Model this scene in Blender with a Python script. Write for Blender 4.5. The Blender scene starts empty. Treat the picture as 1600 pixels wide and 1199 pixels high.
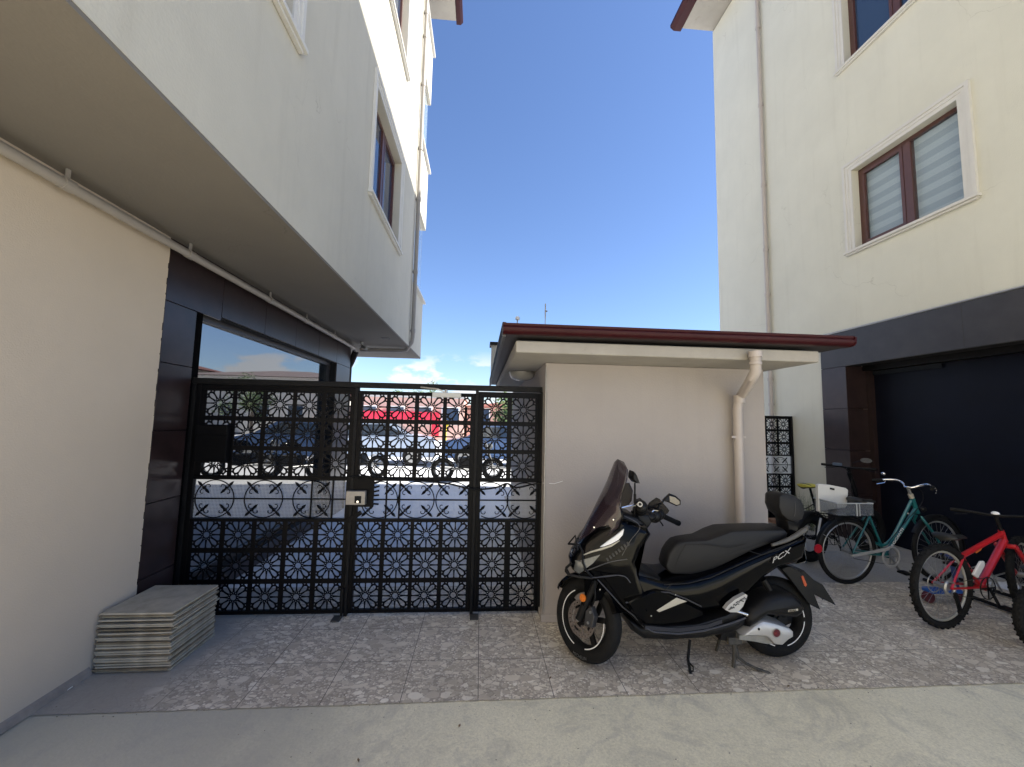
import bpy, bmesh, math, random
from mathutils import Vector, Matrix
R_ = math.radians
PI = math.pi
rnd = random.Random(7)
# ------------------------------------------------------------------ camera
sc = bpy.context.scene
CAMH = 1.56
CR = Vector((0.99684694, -0.07655809, 0.02085754))
CU = Vector((-0.02751755, -0.08699602, 0.99582854))
CF = Vector((0.0744242, 0.99326258, 0.08882841))
cd = bpy.data.cameras.new("camera"); cam = bpy.data.objects.new("camera", cd)
sc.collection.objects.link(cam)
cam.matrix_world = Matrix(((CR.x, CU.x, -CF.x, 0), (CR.y, CU.y, -CF.y, 0), (CR.z, CU.z, -CF.z, CAMH), (0, 0, 0, 1)))
cd.sensor_width = 36; cd.lens = 14.4; cd.clip_end = 3000; cd.clip_start = 0.05
sc.camera = cam
sc.cycles.max_bounces = 14; sc.cycles.diffuse_bounces = 8; sc.cycles.transparent_max_bounces = 16
# ------------------------------------------------------------------ world and sun
SUN = Vector((1.0, -0.14, 0.944)).normalized()
sc.view_settings.view_transform = 'Standard'; sc.view_settings.look = 'None'
sc.view_settings.gamma = 1; sc.view_settings.exposure = 1.45
w = bpy.data.worlds.new("World"); sc.world = w; w.use_nodes = True
nt = w.node_tree; nt.nodes.clear()
def N(nt, t, **k):
    n = nt.nodes.new(t)
    for a, b in k.items(): setattr(n, a, b)
    return n
wo = N(nt, 'ShaderNodeOutputWorld'); bg = N(nt, 'ShaderNodeBackground'); bg.inputs[1].default_value = 0.08
sky = N(nt, 'ShaderNodeTexSky', sky_type='NISHITA', sun_disc=False)
sky.sun_elevation = math.asin(SUN.z); sky.sun_rotation = math.atan2(SUN.x, SUN.y)
sky.air_density = 1.0; sky.dust_density = 0.3; sky.ozone_density = 3.5
tc = N(nt, 'ShaderNodeTexCoord'); mp = N(nt, 'ShaderNodeMapping'); mp.inputs['Scale'].default_value = (1, 1, 2.3)
mp.inputs['Location'].default_value = (0.37, 0.2, 0.1)
no = N(nt, 'ShaderNodeTexNoise'); no.inputs['Scale'].default_value = 9; no.inputs['Detail'].default_value = 9; no.inputs['Roughness'].default_value = 0.58
rp = N(nt, 'ShaderNodeValToRGB'); rp.color_ramp.elements[0].position = 0.515; rp.color_ramp.elements[1].position = 0.595
sx = N(nt, 'ShaderNodeSeparateXYZ')
mr = N(nt, 'ShaderNodeMapRange'); mr.inputs[1].default_value = 0.165; mr.inputs[2].default_value = 0.115; mr.inputs[3].default_value = 0; mr.inputs[4].default_value = 0.85
mu = N(nt, 'ShaderNodeMath', operation='MULTIPLY')
mx = N(nt, 'ShaderNodeMix', data_type='RGBA'); mx.inputs[7].default_value = (5.2, 5.3, 5.5, 1)
L = nt.links.new
L(tc.outputs['Generated'], mp.inputs[0]); L(mp.outputs[0], no.inputs[0]); L(no.outputs[0], rp.inputs[0])
L(tc.outputs['Generated'], sx.inputs[0]); L(sx.outputs[2], mr.inputs[0]); L(rp.outputs[0], mu.inputs[0]); L(mr.outputs[0], mu.inputs[1])
L(mu.outputs[0], mx.inputs[0]); hs_ = N(nt, 'ShaderNodeMix', data_type='RGBA', blend_type='MULTIPLY'); hs_.inputs[0].default_value = 1; hs_.inputs[7].default_value = (.89, .93, 1.07, 1); L(sky.outputs[0], hs_.inputs[6]); L(hs_.outputs[2], mx.inputs[6]); L(mx.outputs[2], bg.inputs[0]); L(bg.outputs[0], wo.inputs[0])
sl = bpy.data.lights.new("sun", 'SUN'); sl.energy = 5.0; sl.angle = R_(0.5); sl.color = (1, 0.95, 0.87)
so = bpy.data.objects.new("sun", sl); sc.collection.objects.link(so)
so.rotation_euler = SUN.to_track_quat('Z', 'Y').to_euler(); so.location = (8, -4, 20)

# ------------------------------------------------------------------ helpers
def ray(px, py): return CF + CR * ((px - 800) / 640.0) + CU * ((599.5 - py) / 640.0)
def at(px, py, Y):                       # the point on the plane y = Y (metres) that the photo shows at (px, py)
    d = ray(px, py); t = Y / d.y
    return Vector((d.x * t, Y, CAMH + d.z * t))

class M:
    def __init__(s): s.v = []; s.f = []; s.xf = None
    def add(s, vs, fs):
        b = len(s.v)
        for p in vs:
            p = Vector(p); s.v.append(s.xf(p) if s.xf else p)
        for f in fs: s.f.append([b + i for i in f])
        return s
    def box(s, x0, x1, y0, y1, z0, z1):
        if x0 > x1: x0, x1 = x1, x0
        if y0 > y1: y0, y1 = y1, y0
        if z0 > z1: z0, z1 = z1, z0
        return s.add([(x0, y0, z0), (x1, y0, z0), (x1, y1, z0), (x0, y1, z0), (x0, y0, z1), (x1, y0, z1), (x1, y1, z1), (x0, y1, z1)],
                     [(3, 2, 1, 0), (4, 5, 6, 7), (0, 1, 5, 4), (1, 2, 6, 5), (2, 3, 7, 6), (3, 0, 4, 7)])
    def rings(s, rs, cap=True, close=False):
        n = len(rs[0]); b = len(s.v); vs = [p for r in rs for p in r]; fs = []
        m = len(rs)
        for i in range(m if close else m - 1):
            for j in range(n):
                fs.append((i * n + j, i * n + (j + 1) % n, ((i + 1) % m) * n + (j + 1) % n, ((i + 1) % m) * n + j))
        if cap and not close: fs.append(tuple(range(n))[::-1]); fs.append(tuple((m - 1) * n + j for j in range(n)))
        return s.add(vs, fs)
    def tube(s, pts, r, n=8, close=False, smoothn=0):
        pts = [Vector(p) for p in pts]
        rr = r if isinstance(r, (list, tuple)) else [r] * len(pts)
        if smoothn:
            P = []; Q = []; m = len(pts)
            rng = range(m) if close else range(m - 1)
            for i in rng:
                p0 = pts[(i - 1) % m] if close or i > 0 else pts[0]; p1 = pts[i]; p2 = pts[(i + 1) % m]
                p3 = pts[(i + 2) % m] if close or i + 2 < m else pts[-1]
                for k in range(smoothn):
                    t = k / smoothn
                    P.append(0.5 * ((2 * p1) + (p2 - p0) * t + (2 * p0 - 5 * p1 + 4 * p2 - p3) * t * t + (3 * p1 - p0 - 3 * p2 + p3) * t ** 3))
                    Q.append(rr[i] + (rr[(i + 1) % m] - rr[i]) * t)
            if not close: P.append(pts[-1]); Q.append(rr[-1])
            pts, rr = P, Q
        m = len(pts); rs = []; up = None
        for i in range(m):
            a = pts[(i - 1) % m] if close or i > 0 else pts[i]; b = pts[(i + 1) % m] if close or i < m - 1 else pts[i]
            d = (b - a)
            d = d.normalized() if d.length > 1e-9 else Vector((0, 0, 1))
            if up is None:
                up = d.orthogonal().normalized()
            u = up - d * up.dot(d); u = u.normalized() if u.length > 1e-6 else d.orthogonal().normalized(); up = u
            v = d.cross(u)
            rs.append([pts[i] + (u * math.cos(2 * PI * j / n) + v * math.sin(2 * PI * j / n)) * rr[i] for j in range(n)])
        return s.rings(rs, True, close)
    def bar(s, a, b, wx, wy=None):       # square bar a to b
        a, b = Vector(a), Vector(b); wy = wy or wx; d = (b - a).normalized()
        u = d.cross(Vector((0, 1, 0))); u = u.normalized() if u.length > 1e-3 else Vector((1, 0, 0)); v = d.cross(u)
        q = [(1, 1), (-1, 1), (-1, -1), (1, -1)]
        return s.rings([[p + u * wx / 2 * i + v * wy / 2 * j for i, j in q] for p in (a, b)])
    def wheelring(s, c, R, r, ax='y', n=48, k=10, squash=1.0):   # torus round axis y
        c = Vector(c); rs = []
        for i in range(n):
            t = 2 * PI * i / n; d = Vector((math.cos(t), 0, math.sin(t)))
            rs.append([c + d * (R + r * math.cos(2 * PI * j / k)) + Vector((0, 1, 0)) * r * squash * math.sin(2 * PI * j / k) for j in range(k)])
        return s.rings(rs, close=True)
    def disc(s, c, r, y0, y1, n=24, r2=None):   # cylinder along y
        c = Vector(c); r2 = r if r2 is None else r2
        return s.rings([[c + Vector((rr * math.cos(2 * PI * j / n), yy, rr * math.sin(2 * PI * j / n))) for j in range(n)] for yy, rr in ((y0, r), (y1, r2))])
    def prism(s, pts, d0, d1):            # pts: world points, swept by vectors d0..d1
        d0, d1 = Vector(d0), Vector(d1)
        return s.rings([[Vector(p) + d for p in pts] for d in (d0, d1)])
    def puff(s, pts, Yc, prof):           # outline in the xz plane, swept across y; prof = [(y offset, inset), ...]
        P = [Vector((p[0], 0, p[2])) for p in pts]; n = len(P)
        area = sum(P[i].x * P[(i + 1) % n].z - P[(i + 1) % n].x * P[i].z for i in range(n))
        sg = 1 if area > 0 else -1; nr = []
        for i in range(n):
            a = (P[i] - P[i - 1]); b = (P[(i + 1) % n] - P[i])
            na = Vector((-a.z, 0, a.x)).normalized() * sg; nb = Vector((-b.z, 0, b.x)).normalized() * sg
            m = na + nb; m = m.normalized() if m.length > .2 else na
            nr.append(m / max(.55, m.dot(na)))
        rs = [[P[i] + nr[i] * ins + Vector((0, Yc + y, 0)) for i in range(n)] for y, ins in prof]
        return s.rings(rs)
    def ell(s, c, rx, ry, rz, n=12, m=8):
        c = Vector(c); rs = []
        for i in range(1, m):
            t = PI * i / m
            rs.append([c + Vector((rx * math.sin(t) * math.cos(2 * PI * j / n), ry * math.sin(t) * math.sin(2 * PI * j / n), rz * math.cos(t))) for j in range(n)])
        return s.rings(rs)

ALL = []
def mesh_from(m, name, off=Vector((0, 0, 0)), recalc=True):
    me = bpy.data.meshes.new(name)
    me.from_pydata([tuple(p - off) for p in m.v], [], m.f)
    if recalc:
        bm = bmesh.new(); bm.from_mesh(me); bmesh.ops.recalc_face_normals(bm, faces=bm.faces); bm.to_mesh(bm and me); bm.free()
    me.update()
    return me
WL = {}
def wloc(o):
    v = Vector((0, 0, 0))
    while o: v += o.location; o = o.parent
    return v
def obj(name, m, mat, parent=None, bevel=0, smooth=False, seg=2, local=False):
    if parent is None:
        xs = [p.x for p in m.v]; ys = [p.y for p in m.v]; zs = [p.z for p in m.v]
        off = Vector(((min(xs) + max(xs)) / 2, (min(ys) + max(ys)) / 2, min(zs)))
    else: off = Vector((0, 0, 0)) if local else wloc(parent)
    me = mesh_from(m, name, off)
    o = bpy.data.objects.new(name, me); sc.collection.objects.link(o)
    if parent is None: o.location = off
    else: o.parent = parent
    if mat: me.materials.append(mat)
    if smooth or bevel:
        for p in me.polygons: p.use_smooth = True
    if bevel:
        b = o.modifiers.new('bevel', 'BEVEL'); b.width = bevel; b.segments = seg; b.limit_method = 'ANGLE'; b.angle_limit = R_(35); b.harden_normals = True
    elif smooth:
        try: me.set_sharp_from_angle(angle=R_(45))
        except Exception: pass
    return o
def tag(o, label=None, cat=None, group=None, kind=None):
    if label: o['label'] = label
    if cat: o['category'] = cat
    if group: o['group'] = group
    if kind: o['kind'] = kind
    return o
def thing(name, loc, label, cat, group=None):
    o = bpy.data.objects.new(name, None); sc.collection.objects.link(o); o.location = loc; o.empty_display_size = 0.1
    return tag(o, label, cat, group)
def B(*a): return M().box(*a)

# ------------------------------------------------------------------ materials
def rgb(r, g, b): return (r, g, b, 1)
def mat(name, col, rough=0.6, metal=0.0, spec=0.5, var=0.0, vs=3.0, bump=0.0, bs=60.0, streak=0.0, col2=None, coat=0, stain=None, crack=0):
    m = bpy.data.materials.new(name); m.use_nodes = True; nt = m.node_tree; p = nt.nodes['Principled BSDF']
    p.inputs['Base Color'].default_value = (*col, 1); p.inputs['Roughness'].default_value = rough; p.inputs['Metallic'].default_value = metal
    p.inputs['Specular IOR Level'].default_value = spec; p.inputs['Coat Weight'].default_value = coat
    tc = N(nt, 'ShaderNodeTexCoord'); l = nt.links.new
    cur = None
    if var or col2:
        no = N(nt, 'ShaderNodeTexNoise'); no.inputs['Scale'].default_value = vs; no.inputs['Detail'].default_value = 8; no.inputs['Roughness'].default_value = 0.65
        l(tc.outputs['Object'], no.inputs[0])
        r = N(nt, 'ShaderNodeValToRGB'); r.color_ramp.elements[0].position = 0.32; r.color_ramp.elements[1].position = 0.68
        c2 = col2 or tuple(c * (1 + var) for c in col); c1 = col if col2 else tuple(c * (1 - var) for c in col)
        r.color_ramp.elements[0].color = (*c1, 1); r.color_ramp.elements[1].color = (*c2, 1)
        l(no.outputs[0], r.inputs[0]); cur = r.outputs[0]
    if streak:
        mp = N(nt, 'ShaderNodeMapping'); mp.inputs['Scale'].default_value = (9, 9, 0.55); l(tc.outputs['Object'], mp.inputs[0])
        n2 = N(nt, 'ShaderNodeTexNoise'); n2.inputs['Scale'].default_value = 1.0; n2.inputs['Detail'].default_value = 6; l(mp.outputs[0], n2.inputs[0])
        r2 = N(nt, 'ShaderNodeMapRange'); r2.inputs[1].default_value = 0.55; r2.inputs[2].default_value = 0.78; r2.inputs[3].default_value = 0; r2.inputs[4].default_value = streak
        l(n2.outputs[0], r2.inputs[0])
        mx = N(nt, 'ShaderNodeMix', data_type='RGBA'); l(r2.outputs[0], mx.inputs[0]); mx.inputs[7].default_value = (col[0] * .55, col[1] * .52, col[2] * .48, 1)
        if cur: l(cur, mx.inputs[6])
        else: mx.inputs[6].default_value = (*col, 1)
        cur = mx.outputs[2]
    if stain:          # small blotches and scuffs with a shape of their own
        n3 = N(nt, 'ShaderNodeTexNoise'); n3.inputs['Scale'].default_value = stain[1]; n3.inputs['Detail'].default_value = 12; n3.inputs['Roughness'].default_value = .75
        l(tc.outputs['Object'], n3.inputs[0])
        r3 = N(nt, 'ShaderNodeMapRange'); r3.inputs[1].default_value = stain[2]; r3.inputs[2].default_value = stain[2] + .06; r3.inputs[3].default_value = 0; r3.inputs[4].default_value = stain[0]
        l(n3.outputs[0], r3.inputs[0])
        mx = N(nt, 'ShaderNodeMix', data_type='RGBA'); l(r3.outputs[0], mx.inputs[0]); mx.inputs[7].default_value = (col[0] * .5, col[1] * .47, col[2] * .43, 1)
        if cur: l(cur, mx.inputs[6])
        else: mx.inputs[6].default_value = (*col, 1)
        cur = mx.outputs[2]
    if crack:
        nd = N(nt, 'ShaderNodeTexNoise'); nd.inputs['Scale'].default_value = 2.5; nd.inputs['Detail'].default_value = 8; l(tc.outputs['Object'], nd.inputs[0])
        vm = N(nt, 'ShaderNodeVectorMath', operation='MULTIPLY_ADD'); vm.inputs[1].default_value = (.5, .5, .5); l(nd.outputs[1], vm.inputs[0]); l(tc.outputs['Object'], vm.inputs[2])
        ve = N(nt, 'ShaderNodeTexVoronoi', feature='DISTANCE_TO_EDGE'); ve.inputs['Scale'].default_value = .75; l(vm.outputs[0], ve.inputs[0])
        c1_ = N(nt, 'ShaderNodeMapRange'); c1_.inputs[1].default_value = .0032; c1_.inputs[2].default_value = .001; c1_.inputs[4].default_value = 1; l(ve.outputs[0], c1_.inputs[0])
        nm = N(nt, 'ShaderNodeTexNoise'); nm.inputs['Scale'].default_value = .9; nm.inputs['Detail'].default_value = 3; l(tc.outputs['Object'], nm.inputs[0])
        c2_ = N(nt, 'ShaderNodeMapRange'); c2_.inputs[1].default_value = .52; c2_.inputs[2].default_value = .60; c2_.inputs[4].default_value = crack; l(nm.outputs[0], c2_.inputs[0])
        cm = N(nt, 'ShaderNodeMath', operation='MULTIPLY'); l(c1_.outputs[0], cm.inputs[0]); l(c2_.outputs[0], cm.inputs[1])
        mx = N(nt, 'ShaderNodeMix', data_type='RGBA'); l(cm.outputs[0], mx.inputs[0]); mx.inputs[7].default_value = (col[0] * .45, col[1] * .42, col[2] * .38, 1)
        if cur: l(cur, mx.inputs[6])
        else: mx.inputs[6].default_value = (*col, 1)
        cur = mx.outputs[2]
    if cur: l(cur, p.inputs['Base Color'])
    if bump:
        nb = N(nt, 'ShaderNodeTexNoise'); nb.inputs['Scale'].default_value = bs; nb.inputs['Detail'].default_value = 4; l(tc.outputs['Object'], nb.inputs[0])
        bp = N(nt, 'ShaderNodeBump'); bp.inputs['Strength'].default_value = bump; bp.inputs['Distance'].default_value = 0.004
        l(nb.outputs[0], bp.inputs['Height']); l(bp.outputs[0], p.inputs['Normal'])
    return m
def glass(name, col, alpha, rough=0.02):
    m = mat(name, col, rough, 0, 0.8); p = m.node_tree.nodes['Principled BSDF']; p.inputs['Alpha'].default_value = alpha
    return m
facade = mat('cream_render', (0.497, 0.469, 0.390), .9, var=.045, vs=1.6, bump=.5, bs=70, streak=.16, stain=(.35, 2.3, .64), crack=.28)
facade_r = mat('cream_render_warm', (0.591, 0.579, 0.496), .9, var=.04, vs=1.3, bump=.5, bs=80, streak=.12, stain=(.3, 1.9, .645), crack=.28)
lowwall = mat('beige_render', (0.529, 0.450, 0.359), .9, var=.04, vs=1.2, bump=.28, bs=120, stain=(.2, 3.1, .66))
boothwall = mat('pinkish_beige_render', (0.349, 0.318, 0.296), .9, var=.04, vs=1.1, bump=.5, bs=85, streak=.08, stain=(.35, 3.7, .68))
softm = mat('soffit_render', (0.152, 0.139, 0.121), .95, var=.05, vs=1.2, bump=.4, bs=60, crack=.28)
slabm = mat('painted_concrete_edge', (0.331, 0.311, 0.275), .85, var=.07, vs=4, bump=.5, bs=40, streak=.15, stain=(.4, 6, .62))
trim = mat('white_moulding', (0.5766, 0.5626, 0.5244), .7, var=.03, vs=5, streak=.12)
pvc = mat('beige_pipe_plastic', (0.2736, 0.2520, 0.2275), .5, var=.03, vs=6, streak=.2)
pvc2 = mat('painted_pipe_plastic', (.42, .375, .345), .5, var=.05, vs=6, streak=.25)
brownf = mat('brown_window_frame', (.085, .035, .028), .4, var=.1, vs=20)
gutm = mat('maroon_gutter_metal', (.034, .004, .006), .45, spec=.2, var=.08, vs=8)
clad = mat('dark_brown_cladding', (.022, .013, .013), .3, spec=.45, var=.35, vs=7)
clad_b = mat('dark_grey_cladding', (.036, .033, .034), .42, spec=.4, var=.2, vs=5)
winglass = mat('mirror_window_glass', (.012, .016, .02), .015, spec=1.0)
winglass.node_tree.nodes['Principled BSDF'].inputs['IOR'].default_value = 2.1
bluegl = mat('blue_window_glass', (.03, .05, .09), .03, spec=.9)
doorm = mat('navy_shutter', (.002, .0028, .008), .5, spec=.2, var=.25, vs=3)
blackm = mat('black_gate_paint', (.0025, .0025, .0032), .45, spec=.12, var=.2, vs=12, stain=(.0, 9, .7))
dustblack = mat('dusty_black_steel', (.006, .006, .0065), .55, spec=.2, var=.4, vs=25)
galv = mat('grey_metal', (.36, .36, .35), .4, metal=.6, var=.1, vs=15)
blackp = mat('gloss_black_paint', (.0014, .0014, .0018), .10, spec=.16)
blackpl = mat('matt_black_plastic', (.006, .006, .0065), .45, spec=.25, var=.2, vs=30, bump=.2, bs=300)
seatm = mat('black_seat_vinyl', (0.0078, 0.0078, 0.0088), .5, spec=.35, bump=.4, bs=400)
tyre = mat('black_rubber', (.009, .009, .009), .75, spec=.2, var=.25, vs=20, bump=.5, bs=120)
silver = mat('silver_paint', (.50, .50, .49), .38, metal=.35, var=.04, vs=20)
chrome = mat('chrome', (.75, .75, .75), .12, metal=1)
dullm = mat('dull_aluminium', (.38, .38, .37), .4, metal=.8, var=.1, vs=30)
discm = mat('brake_disc_steel', (.17, .145, .13), .45, metal=.4, var=.15, vs=40)
whitep = mat('white_lens', (.78, .80, .82), .2)
cream = mat('champagne_trim', (.46, .43, .36), .4, metal=.2)
greyl = mat('smoked_lens', (.10, .105, .105), .12, spec=.7, var=.25, vs=25)
orange = mat('orange_reflector', (.62, .17, .02), .3, var=.35, vs=90)
redref = mat('red_reflector', (.40, .008, .018), .3, var=.2, vs=120)
darkred = mat('dark_red_badge', (.09, .012, .02), .35)
smoke = glass('smoked_screen', (.030, .018, .024), .74, .05)
handg = glass('smoked_hand_guard', (.010, .007, .006), .88, .3)
handg.node_tree.nodes['Principled BSDF'].inputs['Specular IOR Level'].default_value = .15
teal = mat('teal_paint', (.008, .115, .12), .3, coat=.4, var=.1, vs=12)
redp = mat('red_paint', (.42, .012, .018), .32, coat=.4, var=.12, vs=14)
whitepaint = mat('white_paint', (.72, .72, .70), .4)
yellow = mat('yellow_cover', (.55, .48, .07), .6, var=.1, vs=20)
saddlem = mat('black_saddle', (.014, .014, .013), .5, var=.2, vs=20)
boardm = mat('white_plastic_board', (.74, .73, .68), .5, var=.03, vs=8, streak=.08)
clearp = glass('clear_plastic', (.16, .18, .20), .40, .1)
woodm = mat('weathered_wood', (.20, .09, .05), .8, col2=(.38, .23, .14), vs=14, bump=.4, bs=30)
lampg = glass('lamp_glass', (.5, .5, .47), .8, .2)
paper = mat('white_paper', (.8, .8, .78), .8)

def stone_tiles():
    m = bpy.data.materials.new('river_stone_tiles'); m.use_nodes = True; nt = m.node_tree; p = nt.nodes['Principled BSDF']; l = nt.links.new
    geo = N(nt, 'ShaderNodeNewGeometry'); pos = geo.outputs['Position']
    nz = N(nt, 'ShaderNodeTexNoise'); nz.inputs['Scale'].default_value = 16; nz.inputs['Detail'].default_value = 1; l(pos, nz.inputs[0])
    dm = N(nt, 'ShaderNodeVectorMath', operation='MULTIPLY_ADD'); dm.inputs[1].default_value = (.022, .022, 0); l(nz.outputs[1], dm.inputs[0]); l(pos, dm.inputs[2])
    def ramp(src, cols):
        r = N(nt, 'ShaderNodeValToRGB'); e = r.color_ramp.elements
        e[0].position = cols[0][0]; e[0].color = (*cols[0][1], 1); e[1].position = cols[-1][0]; e[1].color = (*cols[-1][1], 1)
        for q, c in cols[1:-1]:
            k = e.new(q); k.color = (*c, 1)
        l(src, r.inputs[0]); return r.outputs[0]
    pal = [(0, (.46, .395, .305)), (.3, (.58, .505, .40)), (.6, (.69, .615, .495)), (.85, (.78, .705, .58)), (1, (.86, .80, .68))]
    def layer(scale, rot, st, gap, soft, keep):
        mp = N(nt, 'ShaderNodeMapping'); mp.inputs['Scale'].default_value = st; mp.inputs['Rotation'].default_value = (0, 0, R_(rot)); mp.inputs['Location'].default_value = (scale * .13, scale * .07, 0); l(dm.outputs[0], mp.inputs[0])
        v = N(nt, 'ShaderNodeTexVoronoi', feature='F1'); e = N(nt, 'ShaderNodeTexVoronoi', feature='DISTANCE_TO_EDGE')
        for q in (v, e): q.inputs['Scale'].default_value = scale; q.inputs['Randomness'].default_value = .85; l(mp.outputs[0], q.inputs[0])
        sp = N(nt, 'ShaderNodeSeparateColor'); l(v.outputs['Color'], sp.inputs[0])
        # round the cell: both near its centre and off its edge
        rd = N(nt, 'ShaderNodeMapRange', interpolation_type='SMOOTHSTEP'); rd.inputs[1].default_value = .62; rd.inputs[2].default_value = .52; l(v.outputs['Distance'], rd.inputs[0])
        ed = N(nt, 'ShaderNodeMapRange', interpolation_type='SMOOTHSTEP'); ed.inputs[1].default_value = gap; ed.inputs[2].default_value = gap + soft; l(e.outputs[0], ed.inputs[0])
        a = N(nt, 'ShaderNodeMath', operation='MULTIPLY'); l(rd.outputs[0], a.inputs[0]); l(ed.outputs[0], a.inputs[1])
        k = N(nt, 'ShaderNodeMath', operation='LESS_THAN'); k.inputs[1].default_value = keep; l(sp.outputs[1], k.inputs[0])
        b = N(nt, 'ShaderNodeMath', operation='MULTIPLY'); l(a.outputs[0], b.inputs[0]); l(k.outputs[0], b.inputs[1])
        return ramp(sp.outputs[0], pal), b.outputs[0]
    c0, m0 = layer(58, 12, (1, 1.15, 1), .02, .07, 1.1)
    c1, m1 = layer(25, 40, (.85, 1.2, 1), .04, .05, .68)
    c2_, m2_ = layer(14, 65, (.85, 1.2, 1), .04, .05, .22)
    base = N(nt, 'ShaderNodeRGB'); base.outputs[0].default_value = (.40, .345, .28, 1)
    cur = base.outputs[0]
    for cc, mk in ((c0, m0), (c1, m1), (c2_, m2_)):
        mx = N(nt, 'ShaderNodeMix', data_type='RGBA'); l(mk, mx.inputs[0]); l(cur, mx.inputs[6]); l(cc, mx.inputs[7]); cur = mx.outputs[2]
    es = N(nt, 'ShaderNodeMath', operation='MAXIMUM'); l(m0, es.inputs[0]); l(m1, es.inputs[1])
    # mottling
    n2 = N(nt, 'ShaderNodeTexNoise'); n2.inputs['Scale'].default_value = 2.2; n2.inputs['Detail'].default_value = 9; n2.inputs['Roughness'].default_value = .7; l(pos, n2.inputs[0])
    mr = N(nt, 'ShaderNodeMapRange'); mr.inputs[1].default_value = .3; mr.inputs[2].default_value = .7; mr.inputs[3].default_value = .82; mr.inputs[4].default_value = 1.12; l(n2.outputs[0], mr.inputs[0])
    mm = N(nt, 'ShaderNodeMix', data_type='RGBA', blend_type='MULTIPLY'); mm.inputs[0].default_value = 1; l(mx.outputs[2], mm.inputs[6]); l(mr.outputs[0], mm.inputs[7])
    # joints between the tiles
    sx = N(nt, 'ShaderNodeSeparateXYZ'); l(pos, sx.inputs[0])
    def joint(src, off, pitch):
        a = N(nt, 'ShaderNodeMath', operation='SUBTRACT'); l(src, a.inputs[0]); a.inputs[1].default_value = off
        b = N(nt, 'ShaderNodeMath', operation='PINGPONG'); l(a.outputs[0], b.inputs[0]); b.inputs[1].default_value = pitch / 2
        c = N(nt, 'ShaderNodeMath', operation='LESS_THAN'); l(b.outputs[0], c.inputs[0]); c.inputs[1].default_value = .0021; return c.outputs[0]
    jx = joint(sx.outputs[0], -.4 - .43 * 20, .43); jy = joint(sx.outputs[1], 2.83 - .42 * 20, .42)
    jm = N(nt, 'ShaderNodeMath', operation='MAXIMUM'); l(jx, jm.inputs[0]); l(jy, jm.inputs[1])
    mj = N(nt, 'ShaderNodeMix', data_type='RGBA'); l(jm.outputs[0], mj.inputs[0]); l(mm.outputs[2], mj.inputs[6]); mj.inputs[7].default_value = (.13, .115, .095, 1)
    # cement smear towards the left wall and dust patches
    n3 = N(nt, 'ShaderNodeTexNoise'); n3.inputs['Scale'].default_value = 1.7; n3.inputs['Detail'].default_value = 7; l(pos, n3.inputs[0])
    ax = N(nt, 'ShaderNodeMath', operation='MULTIPLY_ADD'); l(sx.outputs[0], ax.inputs[0]); ax.inputs[1].default_value = -.9; l(n3.outputs[0], ax.inputs[2])
    sm2 = N(nt, 'ShaderNodeMapRange'); sm2.inputs[1].default_value = 1.83; sm2.inputs[2].default_value = 2.12; sm2.inputs[4].default_value = .92; l(ax.outputs[0], sm2.inputs[0])
    m4 = N(nt, 'ShaderNodeMix', data_type='RGBA'); l(sm2.outputs[0], m4.inputs[0]); l(mj.outputs[2], m4.inputs[6]); m4.inputs[7].default_value = (.34, .32, .29, 1)
    l(m4.outputs[2], p.inputs['Base Color']); p.inputs['Roughness'].default_value = .5
    n5 = N(nt, 'ShaderNodeTexNoise'); n5.inputs['Scale'].default_value = 30; l(pos, n5.inputs[0])
    r5 = N(nt, 'ShaderNodeMapRange'); r5.inputs[3].default_value = .38; r5.inputs[4].default_value = .68; l(n5.outputs[0], r5.inputs[0]); l(r5.outputs[0], p.inputs['Roughness'])
    bp = N(nt, 'ShaderNodeBump'); bp.inputs['Strength'].default_value = .25; bp.inputs['Distance'].default_value = .003; l(es.outputs[0], bp.inputs['Height']); l(bp.outputs[0], p.inputs['Normal'])
    return m
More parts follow.
